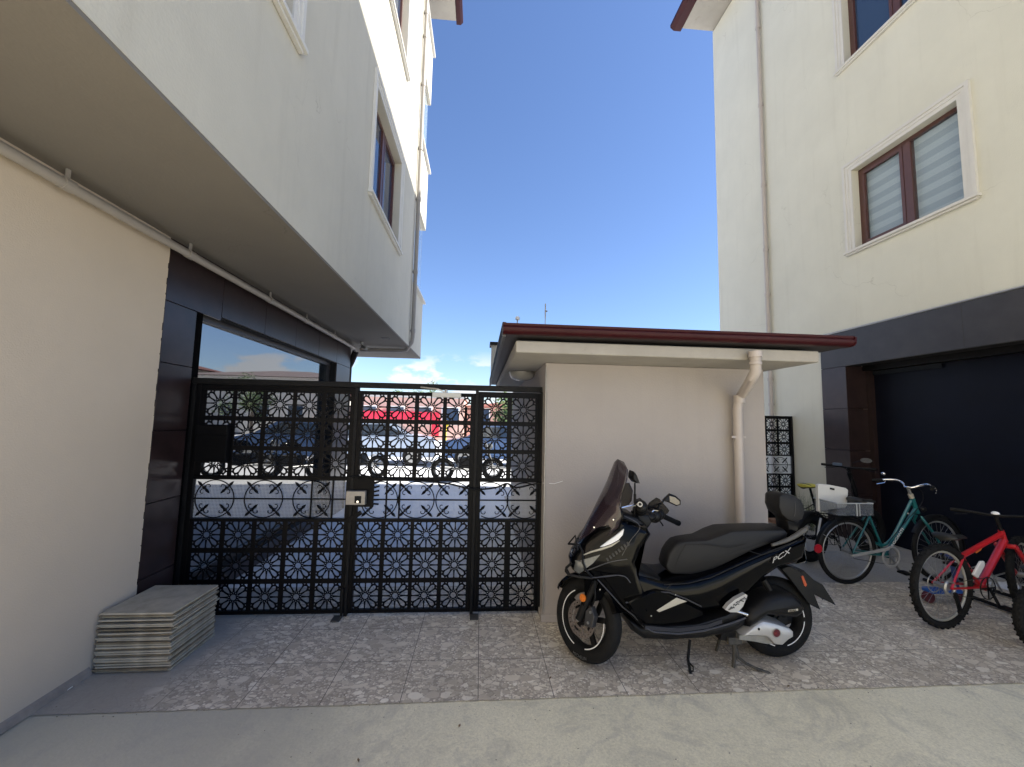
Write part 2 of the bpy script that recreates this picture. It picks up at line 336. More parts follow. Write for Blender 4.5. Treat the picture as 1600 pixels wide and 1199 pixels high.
def concrete(name, c1, c2, c3, rough=.85, patch=None):
    m = bpy.data.materials.new(name); m.use_nodes = True; nt = m.node_tree; p = nt.nodes['Principled BSDF']; l = nt.links.new
    geo = N(nt, 'ShaderNodeNewGeometry'); pos = geo.outputs['Position']
    def noise(s, d, r, dist=0):
        n = N(nt, 'ShaderNodeTexNoise'); n.inputs['Scale'].default_value = s; n.inputs['Detail'].default_value = d; n.inputs['Roughness'].default_value = r; n.inputs['Distortion'].default_value = dist; l(pos, n.inputs[0]); return n.outputs[0]
    a = N(nt, 'ShaderNodeValToRGB'); a.color_ramp.elements[0].position = .3; a.color_ramp.elements[1].position = .7
    a.color_ramp.elements[0].color = (*c1, 1); a.color_ramp.elements[1].color = (*c2, 1); l(noise(.9, 9, .62, .6), a.inputs[0])
    b = N(nt, 'ShaderNodeMapRange'); b.inputs[1].default_value = .53; b.inputs[2].default_value = .72; b.inputs[4].default_value = .75; l(noise(2.4, 12, .7, 1.2), b.inputs[0])
    mx = N(nt, 'ShaderNodeMix', data_type='RGBA'); l(b.outputs[0], mx.inputs[0]); l(a.outputs[0], mx.inputs[6]); mx.inputs[7].default_value = (*c3, 1)
    g = N(nt, 'ShaderNodeMapRange'); g.inputs[1].default_value = .3; g.inputs[2].default_value = .7; g.inputs[3].default_value = .74; g.inputs[4].default_value = 1.17; l(noise(95, 6, .8), g.inputs[0])
    mm = N(nt, 'ShaderNodeMix', data_type='RGBA', blend_type='MULTIPLY'); mm.inputs[0].default_value = 1; l(mx.outputs[2], mm.inputs[6]); l(g.outputs[0], mm.inputs[7])
    # dark scuffs
    s = N(nt, 'ShaderNodeMapRange'); s.inputs[1].default_value = .64; s.inputs[2].default_value = .70; s.inputs[4].default_value = .45; l(noise(5.5, 10, .7, 2.0), s.inputs[0])
    m2 = N(nt, 'ShaderNodeMix', data_type='RGBA'); l(s.outputs[0], m2.inputs[0]); l(mm.outputs[2], m2.inputs[6]); m2.inputs[7].default_value = (c3[0] * .6, c3[1] * .58, c3[2] * .55, 1)
    if patch:
        sx = N(nt, 'ShaderNodeSeparateXYZ'); l(pos, sx.inputs[0])
        ad = N(nt, 'ShaderNodeMath', operation='MULTIPLY_ADD'); l(noise(.8, 8, .65, .5), ad.inputs[0]); ad.inputs[1].default_value = 3.2; l(sx.outputs[0], ad.inputs[2])
        pm = N(nt, 'ShaderNodeMapRange'); pm.inputs[1].default_value = 1.7; pm.inputs[2].default_value = .4; pm.inputs[4].default_value = .8; l(ad.outputs[0], pm.inputs[0])
        m3 = N(nt, 'ShaderNodeMix', data_type='RGBA'); l(pm.outputs[0], m3.inputs[0]); l(m2.outputs[2], m3.inputs[6]); m3.inputs[7].default_value = (*patch, 1); m2 = m3
        pm2 = N(nt, 'ShaderNodeMapRange'); pm2.inputs[1].default_value = .50; pm2.inputs[2].default_value = .60; pm2.inputs[4].default_value = .35; l(noise(1.6, 14, .75, 3.0), pm2.inputs[0])
        m3 = N(nt, 'ShaderNodeMix', data_type='RGBA'); l(pm2.outputs[0], m3.inputs[0]); l(m2.outputs[2], m3.inputs[6]); m3.inputs[7].default_value = (.40, .38, .335, 1); m2 = m3
    l(m2.outputs[2], p.inputs['Base Color']); p.inputs['Roughness'].default_value = rough; p.inputs['Specular IOR Level'].default_value = .3
    bp = N(nt, 'ShaderNodeBump'); bp.inputs['Strength'].default_value = .5; bp.inputs['Distance'].default_value = .004
    l(noise(60, 6, .65), bp.inputs['Height']); l(bp.outputs[0], p.inputs['Normal'])
    return m
tilem = stone_tiles()
yardm = concrete('worn_yard_concrete', (.72, .67, .505), (.86, .80, .61), (.60, .56, .43), patch=(.44, .42, .35))
streetm = concrete('pale_street_concrete', (.74, .74, .74), (.82, .82, .82), (.66, .66, .66))
darkgm = concrete('grey_garage_concrete', (.34, .32, .285), (.43, .405, .36), (.30, .285, .255))

def struct(name, m, mt, **k): return tag(obj(name, m, mt, **k), kind='structure')
# ------------------------------------------------------------------ ground
def plane(x0, x1, y0, y1, z): return M().add([(x0, y0, z), (x1, y0, z), (x1, y1, z), (x0, y1, z)], [(0, 1, 2, 3)])
def wavy_sheet(x0, x1, yf, y1, z, amp=.012, n=60):
    vs = []
    for i in range(n + 1):
        x = x0 + (x1 - x0) * i / n
        vs += [(x, yf(x) + rnd.uniform(-amp, amp), z), (x, y1, z)]
    return M().add(vs, [(2 * i, 2 * i + 2, 2 * i + 3, 2 * i + 1) for i in range(n)])
struct('ground', plane(-600, 600, -300, 1500, -.012), streetm)
struct('yard_concrete', plane(-2.28, 5.2, -14, 2.6, -.006), yardm)
struct('stone_tile_paving', wavy_sheet(-2.28, 5.2, lambda x: 2.435 + .004 * x, 4.02, 0.0, .0035, 160), tilem)
struct('garage_apron', plane(.53, 5.56, 4.02, 8.6, -.004), darkgm)
struct('street_paving', plane(-2.28, .52, 4.02, 9.2, -.004), streetm)
# ------------------------------------------------------------------ walls with openings
def wall_x(xf, xb, y0, y1, z0, z1, holes, m=None):      # a wall in the plane x = xf (front) to xb (back) with openings
    m = m or M()
    ys = sorted({y0, y1, *[h[0] for h in holes], *[h[1] for h in holes]}); zs = sorted({z0, z1, *[h[2] for h in holes], *[h[3] for h in holes]})
    def hole(a, b):
        if a < 0 or b < 0 or a >= len(ys) - 1 or b >= len(zs) - 1: return True
        yc = (ys[a] + ys[a + 1]) / 2; zc = (zs[b] + zs[b + 1]) / 2
        return any(h[0] < yc < h[1] and h[2] < zc < h[3] for h in holes)
    for i in range(len(ys) - 1):
        for j in range(len(zs) - 1):
            if hole(i, j): continue
            a, b, c, d = ys[i], ys[i + 1], zs[j], zs[j + 1]
            for x in (xf, xb): m.add([(x, a, c), (x, b, c), (x, b, d), (x, a, d)], [(0, 1, 2, 3)])
            if hole(i - 1, j): m.add([(xf, a, c), (xb, a, c), (xb, a, d), (xf, a, d)], [(0, 1, 2, 3)])
            if hole(i + 1, j): m.add([(xf, b, c), (xb, b, c), (xb, b, d), (xf, b, d)], [(0, 1, 2, 3)])
            if hole(i, j - 1): m.add([(xf, a, c), (xb, a, c), (xb, b, c), (xf, b, c)], [(0, 1, 2, 3)])
            if hole(i, j + 1): m.add([(xf, a, d), (xb, a, d), (xb, b, d), (xf, b, d)], [(0, 1, 2, 3)])
    return m
def weld(o):
    bm = bmesh.new(); bm.from_mesh(o.data); bmesh.ops.remove_doubles(bm, verts=bm.verts, dist=.0005); bmesh.ops.recalc_face_normals(bm, faces=bm.faces); bm.to_mesh(o.data); bm.free()

# ================================================================== LEFT BUILDING
XL, XF, ZS = -2.28, -1.32, 2.85
lb = thing('apartment_building', (XL, -2, 0), 'cream apartment building on the left with an overhanging upper storey and dark clad shopfront', 'building')
# beige ground-floor wall (its edge against the cladding is uneven)
m = M(); m.box(-3.4, XL, -14, 3.055, 0, ZS)
for k in range(26):
    z = k * .11; m.box(XL - .02, XL + .001, 3.055, 3.055 + rnd.uniform(.001, .005), z, z + rnd.uniform(.05, .11))
obj('ground_floor_wall', m, lowwall, lb)
m = M()
m.rings([[Vector((XL, y, 0)), Vector((XL + .020 + rnd.uniform(-.004, .004), y, 0)), Vector((XL + .014, y, .034 + rnd.uniform(-.008, .008))), Vector((XL, y, .045))] for y in [-14, -6, -2, 0] + [i * .12 for i in range(1, 24)]])
obj('plinth', m, mat('dirty_plinth_render', (.27, .235, .205), .9, var=.25, vs=6, bump=.8, bs=40, stain=(.6, 5, .58)), lb)
# cladding: panels with joints round the big window
pan = []
g = .003
for y0, y1, z0, z1 in [(3.06, 3.395, 0, .42), (3.06, 3.395, .42, .93), (3.06, 3.395, .93, 1.43), (3.06, 3.395, 1.43, 1.92), (3.06, 3.395, 1.92, 2.37),
                       (3.06, 3.70, 2.37, 2.84), (3.70, 4.42, 2.40, 2.84), (4.42, 5.14, 2.40, 2.84), (5.14, 5.86, 2.40, 2.84), (5.86, 6.58, 2.40, 2.84), (6.58, 7.25, 2.40, 2.84),
                       (6.60, 7.25, 0, .8), (6.60, 7.25, .8, 1.6), (6.60, 7.25, 1.6, 2.40), (3.395, 4.5, 0, .16), (4.5, 5.6, 0, .16), (5.6, 6.6, 0, .16)]:
    pan.append((y0 + g, y1 - g, z0 + g, z1 - g))
for a in pan:
    obj('cladding_panel', B(XL - .02, XL + rnd.uniform(-.001, .001), *a), clad, lb, bevel=.002)
obj('cladding_backing', wall_x(XL - .022, XL - .3, 3.06, 7.23, 0, ZS, [(3.40, 6.595, .165, 2.395)]), mat('black_joint', (.006, .006, .006), .8), lb)
wn = obj('shop_window', M().box(XL - .16, XL - .10, 3.56, 6.595, .165, .215).box(XL - .16, XL - .10, 3.56, 6.595, 2.345, 2.395).box(XL - .16, XL - .10, 6.55, 6.595, .215, 2.345), clad_b, lb)
obj('window_jamb', B(XL - .16, XL - .06, 3.402, 3.559, .167, 2.393), mat('matt_black_jamb', (.004, .004, .0045), .9, spec=.02), wn)
obj('pane', B(XL - .145, XL - .135, 3.5595, 6.55, .215, 2.345), winglass, wn)
# overhanging floors
holes = [(4.62, 6.10, 4.10, 5.45), (1.10, 2.60, 4.10, 5.45), (-2.4, -.9, 4.10, 5.45), (4.62, 6.10, 6.98, 8.33), (1.10, 2.60, 6.98, 8.33), (-2.4, -.9, 6.98, 8.33)]
o = obj('upper_wall', wall_x(XF, XF - .25, -14, 7.52, ZS, 10.55, holes), facade, lb); weld(o)
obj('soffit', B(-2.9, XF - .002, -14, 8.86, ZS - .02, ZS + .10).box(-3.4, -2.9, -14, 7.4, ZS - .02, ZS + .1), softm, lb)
obj('inner_core', B(-5.2, XF - 1.2, -14, 8.8, ZS + .1, 10.5), facade, lb)
obj('rear_wall', B(-5.2, -3.4, 3.2, 8.3, 0, ZS - .03), facade, lb)
def win_unit(building, xf, sgn, y0, y1, z0, z1, split, glassm, blinds=None, framem=None):
    """window in a wall facing sgn*x: trim, sill, frame, panes"""
    t = .035 * sgn; framem = framem or brownf
    wdw = obj('window', M().box(xf - sgn * .10, xf - sgn * .17, y0, y1, z0, z0 + .05).box(xf - sgn * .10, xf - sgn * .17, y0, y1, z1 - .05, z1)
              .box(xf - sgn * .10, xf - sgn * .17, y0, y0 + .05, z0 + .05, z1 - .05).box(xf - sgn * .10, xf - sgn * .17, y1 - .05, y1, z0 + .05, z1 - .05)
              .box(xf - sgn * .09, xf - sgn * .17, split - .045, split + .045, z0 + .05, z1 - .05)
              .box(xf - sgn * .085, xf - sgn * .13, split + .05, y1 - .055, z0 + .055, z0 + .10).box(xf - sgn * .085, xf - sgn * .13, split + .05, y1 - .055, z1 - .10, z1 - .055)
              .box(xf - sgn * .085, xf - sgn * .13, split + .05, split + .09, z0 + .10, z1 - .10).box(xf - sgn * .085, xf - sgn * .13, y1 - .095, y1 - .055, z0 + .10, z1 - .10), framem, building)
    obj('pane', M().box(xf - sgn * .115, xf - sgn * .121, y0 + .05, split - .045, z0 + .05, z1 - .05).box(xf - sgn * .115, xf - sgn * .121, split + .09, y1 - .095, z0 + .10, z1 - .10), glassm, wdw)
    tr = M()
    for k, (o0, o1, th) in enumerate(((.0, .05, .012), (.05, .09, .020), (.09, .13, .030))):
        tr.box(xf, xf + sgn * th, y0 - o1, y0 - o0, z0 - .05, z1 + o1).box(xf, xf + sgn * th, y1 + o0, y1 + o1, z0 - .05, z1 + o1)
        tr.box(xf, xf + sgn * th, y0 - o0, y1 + o0, z1 + o0, z1 + o1)
    obj('trim', tr, trim, wdw)
    obj('sill', M().box(xf - sgn * .10, xf + sgn * .055, y0 - .15, y1 + .15, z0 - .035, z0 - .001).box(xf + sgn * .002, xf + sgn * .035, y0 - .12, y1 + .12, z0 - .06, z0 - .036), trim, wdw, bevel=.004)
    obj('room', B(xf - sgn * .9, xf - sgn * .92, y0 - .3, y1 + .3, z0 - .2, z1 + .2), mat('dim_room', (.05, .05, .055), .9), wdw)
    return wdw
for h in holes:
    win_unit(lb, XF, 1, h[0], h[1], h[2], h[3], (h[0] + h[1]) / 2, bluegl)
# balconies at the far corner
bal = M()
for z0, z1 in ((2.853, 4.04), (5.68, 7.04), (8.64, 9.88)):
    bb = obj('balcony', B(XF - 1.1, XF, 7.53, 8.84, z0, z1), facade, lb)
    obj('coping', B(XF - .18, XF + .055, 7.56, 8.92, z1 + .002, z1 + .045), trim, bb, bevel=.005)
    if z0 < 8: obj('glass_screen', B(XF - .07, XF - .06, 7.6, 8.80, z1 + .05, z1 + 1.6), glass('balcony_glass', (.55, .66, .72), .25, .02), bb)
# downpipe on the facade
dp = M().tube([(XF + .055, 7.44, 10.6), (XF + .055, 7.44, 3.02), (XF + .04, 7.44, 2.92), (XF - .05, 7.44, 2.78), (XF - .12, 7.44, 2.765), (XL + .12, 7.35, 2.74)], .036, 14)
for z in (9.4, 8.9, 7.9, 6.6, 5.6, 4.2, 3.1): dp.tube([(XF + .055, 7.44, z), (XF + .055, 7.44, z + .07)], .044, 14).box(XF, XF + .055, 7.425, 7.455, z + .02, z + .05)
obj('downpipe', dp, pvc, lb, smooth=True)
sp = M().tube([(XL + .075, -10, 2.745), (XL + .075, 7.2, 2.745), (XL + .06, 7.32, 2.70)], .029, 12)
for y in (-1, .8, 2.2, 3.12, 4.3, 5.2, 6.2): sp.tube([(XL + .075, y, 2.745), (XL + .075, y + .06, 2.745)], .034, 12).box(XL + .07, XL + .08, y + .02, y + .04, 2.77, 2.83)
obj('soffit_pipe', sp, pvc, lb, smooth=True)
obj('black_downpipe', M().tube([(XL + .06, 7.32, 2.70), (XL - .02, 7.36, 2.52), (XL - .06, 7.36, 2.42), (XL - .06, 7.36, 0)], .055, 12), dustblack, lb, smooth=True)
obj('vent_slot', B(-1.62, -1.50, 6.60, 6.72, ZS - .026, ZS - .018), dustblack, lb)
# eaves and roof
e = obj('eave_slab', B(-5.2, -.80, -14, 8.62, 10.56, 10.70), slabm, lb)
obj('gutter', M().rings([[Vector((-.80 + .0, y, 10.60)), Vector((-.70, y, 10.60)), Vector((-.65, y, 10.66)), Vector((-.65, y, 10.74)), Vector((-.80, y, 10.74))] for y in (-14, 8.75)]), gutm, e)
obj('roof', M().rings([[Vector((-.80, y, 10.76)), Vector((-7, y, 12.4)), Vector((-7, y, 12.3)), Vector((-.80, y, 10.701))] for y in (-14, 8.7)]), gutm, lb)
# the rest of the long facade, behind the camera, closes the yard
# security camera under the soffit
sc1 = thing('security_camera', (-2.05, 7.05, 2.83), 'small grey security camera hanging under the dark soffit of the left building', 'security camera')
obj('mount', M().tube([(-2.05, 7.05, 2.83), (-2.05, 7.05, 2.79)], .03, 12).tube([(-2.05, 7.05, 2.79), (-2.03, 7.03, 2.76)], .012, 8), galv, sc1, smooth=True)
obj('camera_body', M().bar((-2.05, 7.06, 2.755), (-1.93, 6.95, 2.70), .05, .05), galv, sc1, bevel=.01)

# ================================================================== RIGHT BUILDING
XR = 5.2
rb = thing('apartment_building', (XR, 0, 0), 'cream apartment building on the right with brown framed windows above a dark clad garage front', 'building')
rh = [(3.88, 5.19, 4.055, 5.22), (3.88, 5.20, 6.85, 8.0), (.9, 2.2, 4.055, 5.22), (.9, 2.2, 6.85, 8.0)]
o = obj('upper_wall', wall_x(XR, XR + .25, 0.3, 8.5, 2.94, 10.75, rh), facade_r, rb); weld(o)
obj('ground_floor_wall', B(XR + .002, XR + .25, 5.86, 8.5, 0, 2.935), facade_r, rb)
obj('inner_core', B(XR + 1.3, XR + 5, 0.3, 8.5, 0, 10.7), facade_r, rb)
obj('end_wall', B(XR + .25, XR + 5, 8.3, 8.49, 0, 10.7), facade_r, rb)
w1 = win_unit(rb, XR, -1, 3.88, 5.19, 4.055, 5.22, 4.52, glass('pane_over_blind', (.10, .16, .20), .16, .02))
w2 = win_unit(rb, XR, -1, 3.88, 5.20, 6.85, 8.0, 4.52, bluegl)
for h in rh[2:]: win_unit(rb, XR, -1, *h, (h[0] + h[1]) / 2, bluegl)
# striped roller blind behind the panes of the lower window
bl = M(); bd = M()
k = 0; z = 4.10
while z < 5.20:
    (bl if k % 2 == 0 else bd).box(XR + .15, XR + .153, 3.92, 5.16, z, min(z + .082, 5.2)); k += 1; z += .082
obj('roller_blind', bl, mat('blind_fabric', (.58, .66, .70), .8), w1)
obj('blind_sheer_band', bd, mat('blind_sheer', (.45, .53, .57), .8), w1)
for yy in (6.75,):
    dp = M().tube([(XR - .05, 6.92, 10.7), (XR - .05, 6.92, .05)], .034, 14)
    for z in (9.2, 7.6, 6.0, 4.75, 3.9, 2.35, 1.9, .9): dp.tube([(XR - .05, 6.92, z), (XR - .05, 6.92, z + .06)], .042, 14).box(XR - .05, XR, 6.905, 6.935, z + .02, z + .04)
obj('downpipe', dp, pvc2, rb, smooth=True)
# dark cladding: fascia and pilaster
ys = [5.85, 3.98, 2.1, 0.3]
for a, b in zip(ys, ys[1:]):
    obj('fascia_panel', B(XR - .02, XR + .02, b + .0008, a - .0008, 2.43, 2.93), clad_b, rb, bevel=.002)
obj('fascia_cap', M().tube([(XR - .012, 0.3, 2.945), (XR - .012, 5.85, 2.945)], .013, 8), dullm, rb)
for z0, z1 in ((0, .62), (.62, 1.23), (1.23, 1.82), (1.82, 2.427)):
    obj('pilaster_panel', B(XR - .02, XR + .02, 5.43, 5.85, z0 + .002, z1 - .002), clad, rb, bevel=.002)
    obj('reveal_panel', B(XR + .022, XR + .40, 5.445, 5.47, z0 + .002, z1 - .002), clad, rb)
obj('cladding_backing', B(XR + .021, XR + .26, 5.471, 5.858, 0, 2.93).box(XR + .021, XR + .4, 0.3, 5.44, 2.44, 2.93), mat('black_backing', (.006, .006, .006), .8), rb)
dr = obj('garage_shutter', B(XR + .36, XR + .40, 0.3, 5.44, 0.0, 2.40), doorm, rb)
obj('shutter_box', B(XR + .25, XR + .36, 0.3, 5.44, 2.36, 2.438), dustblack, rb)
obj('shutter_rail', B(XR + .30, XR + .36, 5.38, 5.44, 0, 2.36), clad, rb)
obj('reflection_strip', B(XR + .33, XR + .335, 4.5, 5.37, 2.30, 2.355), mat('painted_reflection', (.02, .024, .03), .7, spec=.1), rb)  # added strip, its paler colour stands in for a reflection along the shutter top
e = obj('eave_slab', B(4.47, 9, 0.3, 8.5, 10.78, 10.90), slabm, rb)
obj('gutter', M().rings([[Vector((4.47, y, 10.80)), Vector((4.30, y, 10.80)), Vector((4.22, y, 10.87)), Vector((4.22, y, 10.94)), Vector((4.47, y, 10.94))] for y in (0.3, 8.6)]), gutm, e)
obj('roof', M().rings([[Vector((4.47, y, 10.96)), Vector((10, y, 12.4)), Vector((10, y, 12.3)), Vector((4.47, y, 10.901))] for y in (0.3, 8.55)]), gutm, rb)
# ================================================================== BOOTH
XB0, XB1, YB = .523, 2.405, 3.31
bo = thing('utility_room', (1.46, 4.8, 0), 'low pinkish beige flat-roofed outbuilding with maroon gutter behind the scooter', 'outbuilding')
obj('wall', B(XB0, XB1, YB, 6.8, 0, 2.035), boothwall, bo, bevel=.006)
obj('plinth', B(XB0 - .012, XB1 + .012, YB - .012, 6.81, 0, .055), boothwall, bo, bevel=.004)
obj('roof_slab', B(.234, 2.516, 2.85, 6.9, 2.036, 2.124), slabm, bo, bevel=.012)
rs = obj('roof', B(.15, 2.70, 2.80, 6.95, 2.150, 2.215), mat('dark_roof_sheet', (.035, .03, .03), .6, var=.2, vs=9), bo)
m = M()
for i in range(42): m.box(.135, .149, 2.86 + i * .097, 2.86 + i * .097 + .06, 2.14, 2.235)
obj('verge', B(.135, .16, 2.80, 6.95, 2.135, 2.240), mat('grey_verge_sheet', (.06, .058, .058), .55, var=.2, vs=9), bo)
obj('verge_ribs', m, mat('grey_verge_rib', (.10, .095, .095), .55), bo)
prof = [(2.85, 2.152), (2.79, 2.150), (2.76, 2.156), (2.742, 2.172), (2.740, 2.192), (2.752, 2.204), (2.746, 2.210), (2.746, 2.222), (2.756, 2.224), (2.764, 2.212), (2.85, 2.212)]
gt = obj('gutter', M().rings([[Vector((x, y, z)) for y, z in prof] for x in (.137, 2.70)]), gutm, bo, smooth=True)
obj('gutter_end_cap', M().rings([[Vector((x, y + .0, z)) for y, z in [(2.85, 2.149), (2.79, 2.147), (2.755, 2.153), (2.738, 2.17), (2.738, 2.215), (2.76, 2.227), (2.85, 2.216)]] for x in (2.70, 2.712)]), gutm, gt)
m = M()
P0, P1, P2, P3 = at(1180, 552, 2.79), at(1181, 585, 2.82), at(1155, 622, 3.22), at(1152.5, 640, 3.24)
m.tube([P0, P1 + Vector((0, 0, .02)), P1 + Vector((-.01, .02, -.02)), P2 + Vector((.01, -.03, .03)), P2, P3, (P3.x, 3.24, .9), (P3.x - .012, 3.24, .03)], .037, 16)
m.tube([P0 + Vector((0, 0, .012)), P0 + Vector((0, 0, -.03))], .045, 16).tube([at(1180.5, 566, 2.80), at(1180.5, 570, 2.80)], .042, 16)
m.tube([P2 + Vector((0, 0, .02)), P2 + Vector((0, 0, -.04))], .044, 16)
c = at(1152, 683, 3.24)
m.tube([c + Vector((0, 0, .012)), c + Vector((0, 0, -.012))], .042, 16).box(c.x - .06, c.x + .06, 3.215, 3.23, c.z - .008, c.z + .008).box(c.x - .008, c.x + .008, 3.23, 3.31, c.z - .008, c.z + .008)
m.tube([(P3.x - .012, 3.24, .035), (P3.x - .012, 3.20, .012)], .037, 12)
obj('downpipe', m, pvc2, bo, smooth=True)
obj('rear_block', B(.15, 2.2, 6.60, 6.85, 2.241, 2.77), facade, bo)
obj('rear_block_cap', B(.12, 2.25, 6.57, 6.88, 2.771, 2.82), dustblack, bo)
ln = thing('ceiling_lamp', (.40, 4.03, 2.035), 'round glass ceiling lamp under the eave of the low outbuilding', 'ceiling lamp')
obj('base', M().tube([(.40, 4.03, 2.034), (.40, 4.03, 2.02)], .13, 24), galv, ln, smooth=True)
obj('glass_bowl', M().rings([[Vector((.40 + r * math.cos(a * PI / 12), 4.03 + r * math.sin(a * PI / 12), z)) for a in range(24)] for r, z in ((.125, 2.02), (.12, 1.995), (.10, 1.97), (.06, 1.955), (.01, 1.95))]), lampg, ln, smooth=True)
an = thing('roof_antenna', (.93, 6.0, 2.21), 'thin whip antenna standing on the roof of the low outbuilding', 'antenna')
obj('pole', M().tube([(.93, 6.0, 2.21), (.93, 6.0, 3.32)], .006, 6), galv, an); obj('head', M().tube([(.93, 6.0, 3.20), (.96, 6.0, 3.21)], .012, 8).tube([(.93, 6, 3.1), (.93, 6, 3.32)], .009, 6), galv, an)
an = thing('dish_antenna', (.51, 6.0, 2.21), 'small pale dish antenna peeping over the roof of the low outbuilding', 'antenna')
obj('pole', M().tube([(.51, 6.0, 2.21), (.51, 6.0, 3.05)], .008, 6), galv, an); obj('dish', M().ell((.51, 5.97, 3.07), .035, .02, .035), whitepaint, an, smooth=True)
cb = M().tube([at(848, 755, 3.32), at(866, 756, 3.305), at(879, 752, 3.3)], .0025, 5)
tag(obj('loose_wire', cb, paper), 'thin white wire end sticking out across the beige outbuilding wall beside the gate', 'wire')
cl = M().tube([(XB0 + .002, 3.30, 2.0), (XB0 + .004, 3.302, 1.4), (XB0 + .002, 3.304, .7), (XB0 + .004, 3.302, .08)], .005, 6)
tag(obj('wall_cable', cl, dullm), 'thin grey cable running down the corner of the beige outbuilding', 'cable')

# ================================================================== GATE
YG = 3.47
def curve_mesh(splines, depth):
    cu = bpy.data.curves.new('c', 'CURVE'); cu.dimensions = '2D'; cu.fill_mode = 'BOTH'; cu.extrude = depth / 2
    for pts in splines:
        s = cu.splines.new('POLY'); s.points.add(len(pts) - 1)
        for q, (x, y) in zip(s.points, pts): q.co = (x, y, 0, 1)
        s.use_cyclic_u = True
    ob = bpy.data.objects.new('c', cu); sc.collection.objects.link(ob); bpy.context.view_layer.update()
    me = bpy.data.meshes.new_from_object(ob)
    vs = [tuple(v.co) for v in me.vertices]; fs = [tuple(p.vertices) for p in me.polygons]
    bpy.data.objects.remove(ob); bpy.data.curves.remove(cu); bpy.data.meshes.remove(me)
    return vs, fs
def rosette(cell, pitch_x, pitch_z, depth=.003):
    sp = [[(-pitch_x / 2, -pitch_z / 2), (pitch_x / 2, -pitch_z / 2), (pitch_x / 2, pitch_z / 2), (-pitch_x / 2, pitch_z / 2)]]
    c = cell; pol = lambda r, a: (c * r * math.cos(R_(a)), c * r * math.sin(R_(a)))
    sp.append([pol(.115 if k % 2 else .098, 15 * k) for k in range(24)])
    lim = .487
    for k in range(12):
        a = 15 + 30 * k; diag = (a % 90) == 45
        pr = [(.178, 0), (.25, 7.2), (.33, 10.4), (.41, 11.7), (.465, 11.8), (.50, 10.2), (.53, 6)] if not diag else [(.178, 0), (.25, 7.2), (.33, 10.2), (.42, 10.4), (.495, 7.5), (.54, 0)]
        side = [(r, d) for r, d in pr]; pts = side + [(r, -d) for r, d in side[::-1] if d > 0]
        out = []
        for r, d in pts:
            x, y = r * math.cos(R_(a + d)), r * math.sin(R_(a + d))
            out.append((c * max(-lim, min(lim, x)), c * max(-lim, min(lim, y))))
        sp.append(out)
        sp.append([pol(.135, 30 * k), pol(.165, 30 * k + 7), pol(.205, 30 * k), pol(.165, 30 * k - 7)])
    for sx in (1, -1):
        for sy in (1, -1):
            sp.append([(sx * c * .487, sy * c * .487), (sx * c * .487, sy * c * .372), (sx * c * .435, sy * c * .402), (sx * c * .402, sy * c * .435), (sx * c * .372, sy * c * .487)])
            sp.append([(sx * c * .487, sy * c * .335), (sx * c * .487, sy * c * .252), (sx * c * .448, sy * c * .283)])
            sp.append([(sx * c * .335, sy * c * .487), (sx * c * .252, sy * c * .487), (sx * c * .283, sy * c * .448)])
    return curve_mesh(sp, depth)
def screen_sheet(cols, rows, cell, y, x0, x1, z0, z1, dep=.003):
    """one perforated steel sheet: cells at the given centres, solid steel between"""
    m = M(); vs, fs = rosette(cell, cell, cell, dep)
    for cx in cols:
        for cz in rows:
            m.add([(cx + a, y + c, cz + b) for a, b, c in vs], fs)
    h = cell / 2; xs = sorted(cols); zs = sorted(rows)
    zb = [z0] + sum([[z - h, z + h] for z in zs], []) + [z1]
    for i in range(0, len(zb), 2):
        if zb[i + 1] - zb[i] > .001: m.box(x0, x1, y - dep / 2, y + dep / 2, zb[i], zb[i + 1])
    xb = [x0] + sum([[max(x0, x - h), min(x1, x + h)] for x in xs], []) + [x1]
    for z in zs:
        for i in range(0, len(xb), 2):
            if xb[i + 1] - xb[i] > .001: m.box(xb[i], xb[i + 1], y - dep / 2, y + dep / 2, z - h, z + h)
    return m
UR = [1.645, 1.410, 1.178]; LR = [.620, .383, .148]; CELL = .203
ZB0, ZB1 = .745, 1.045
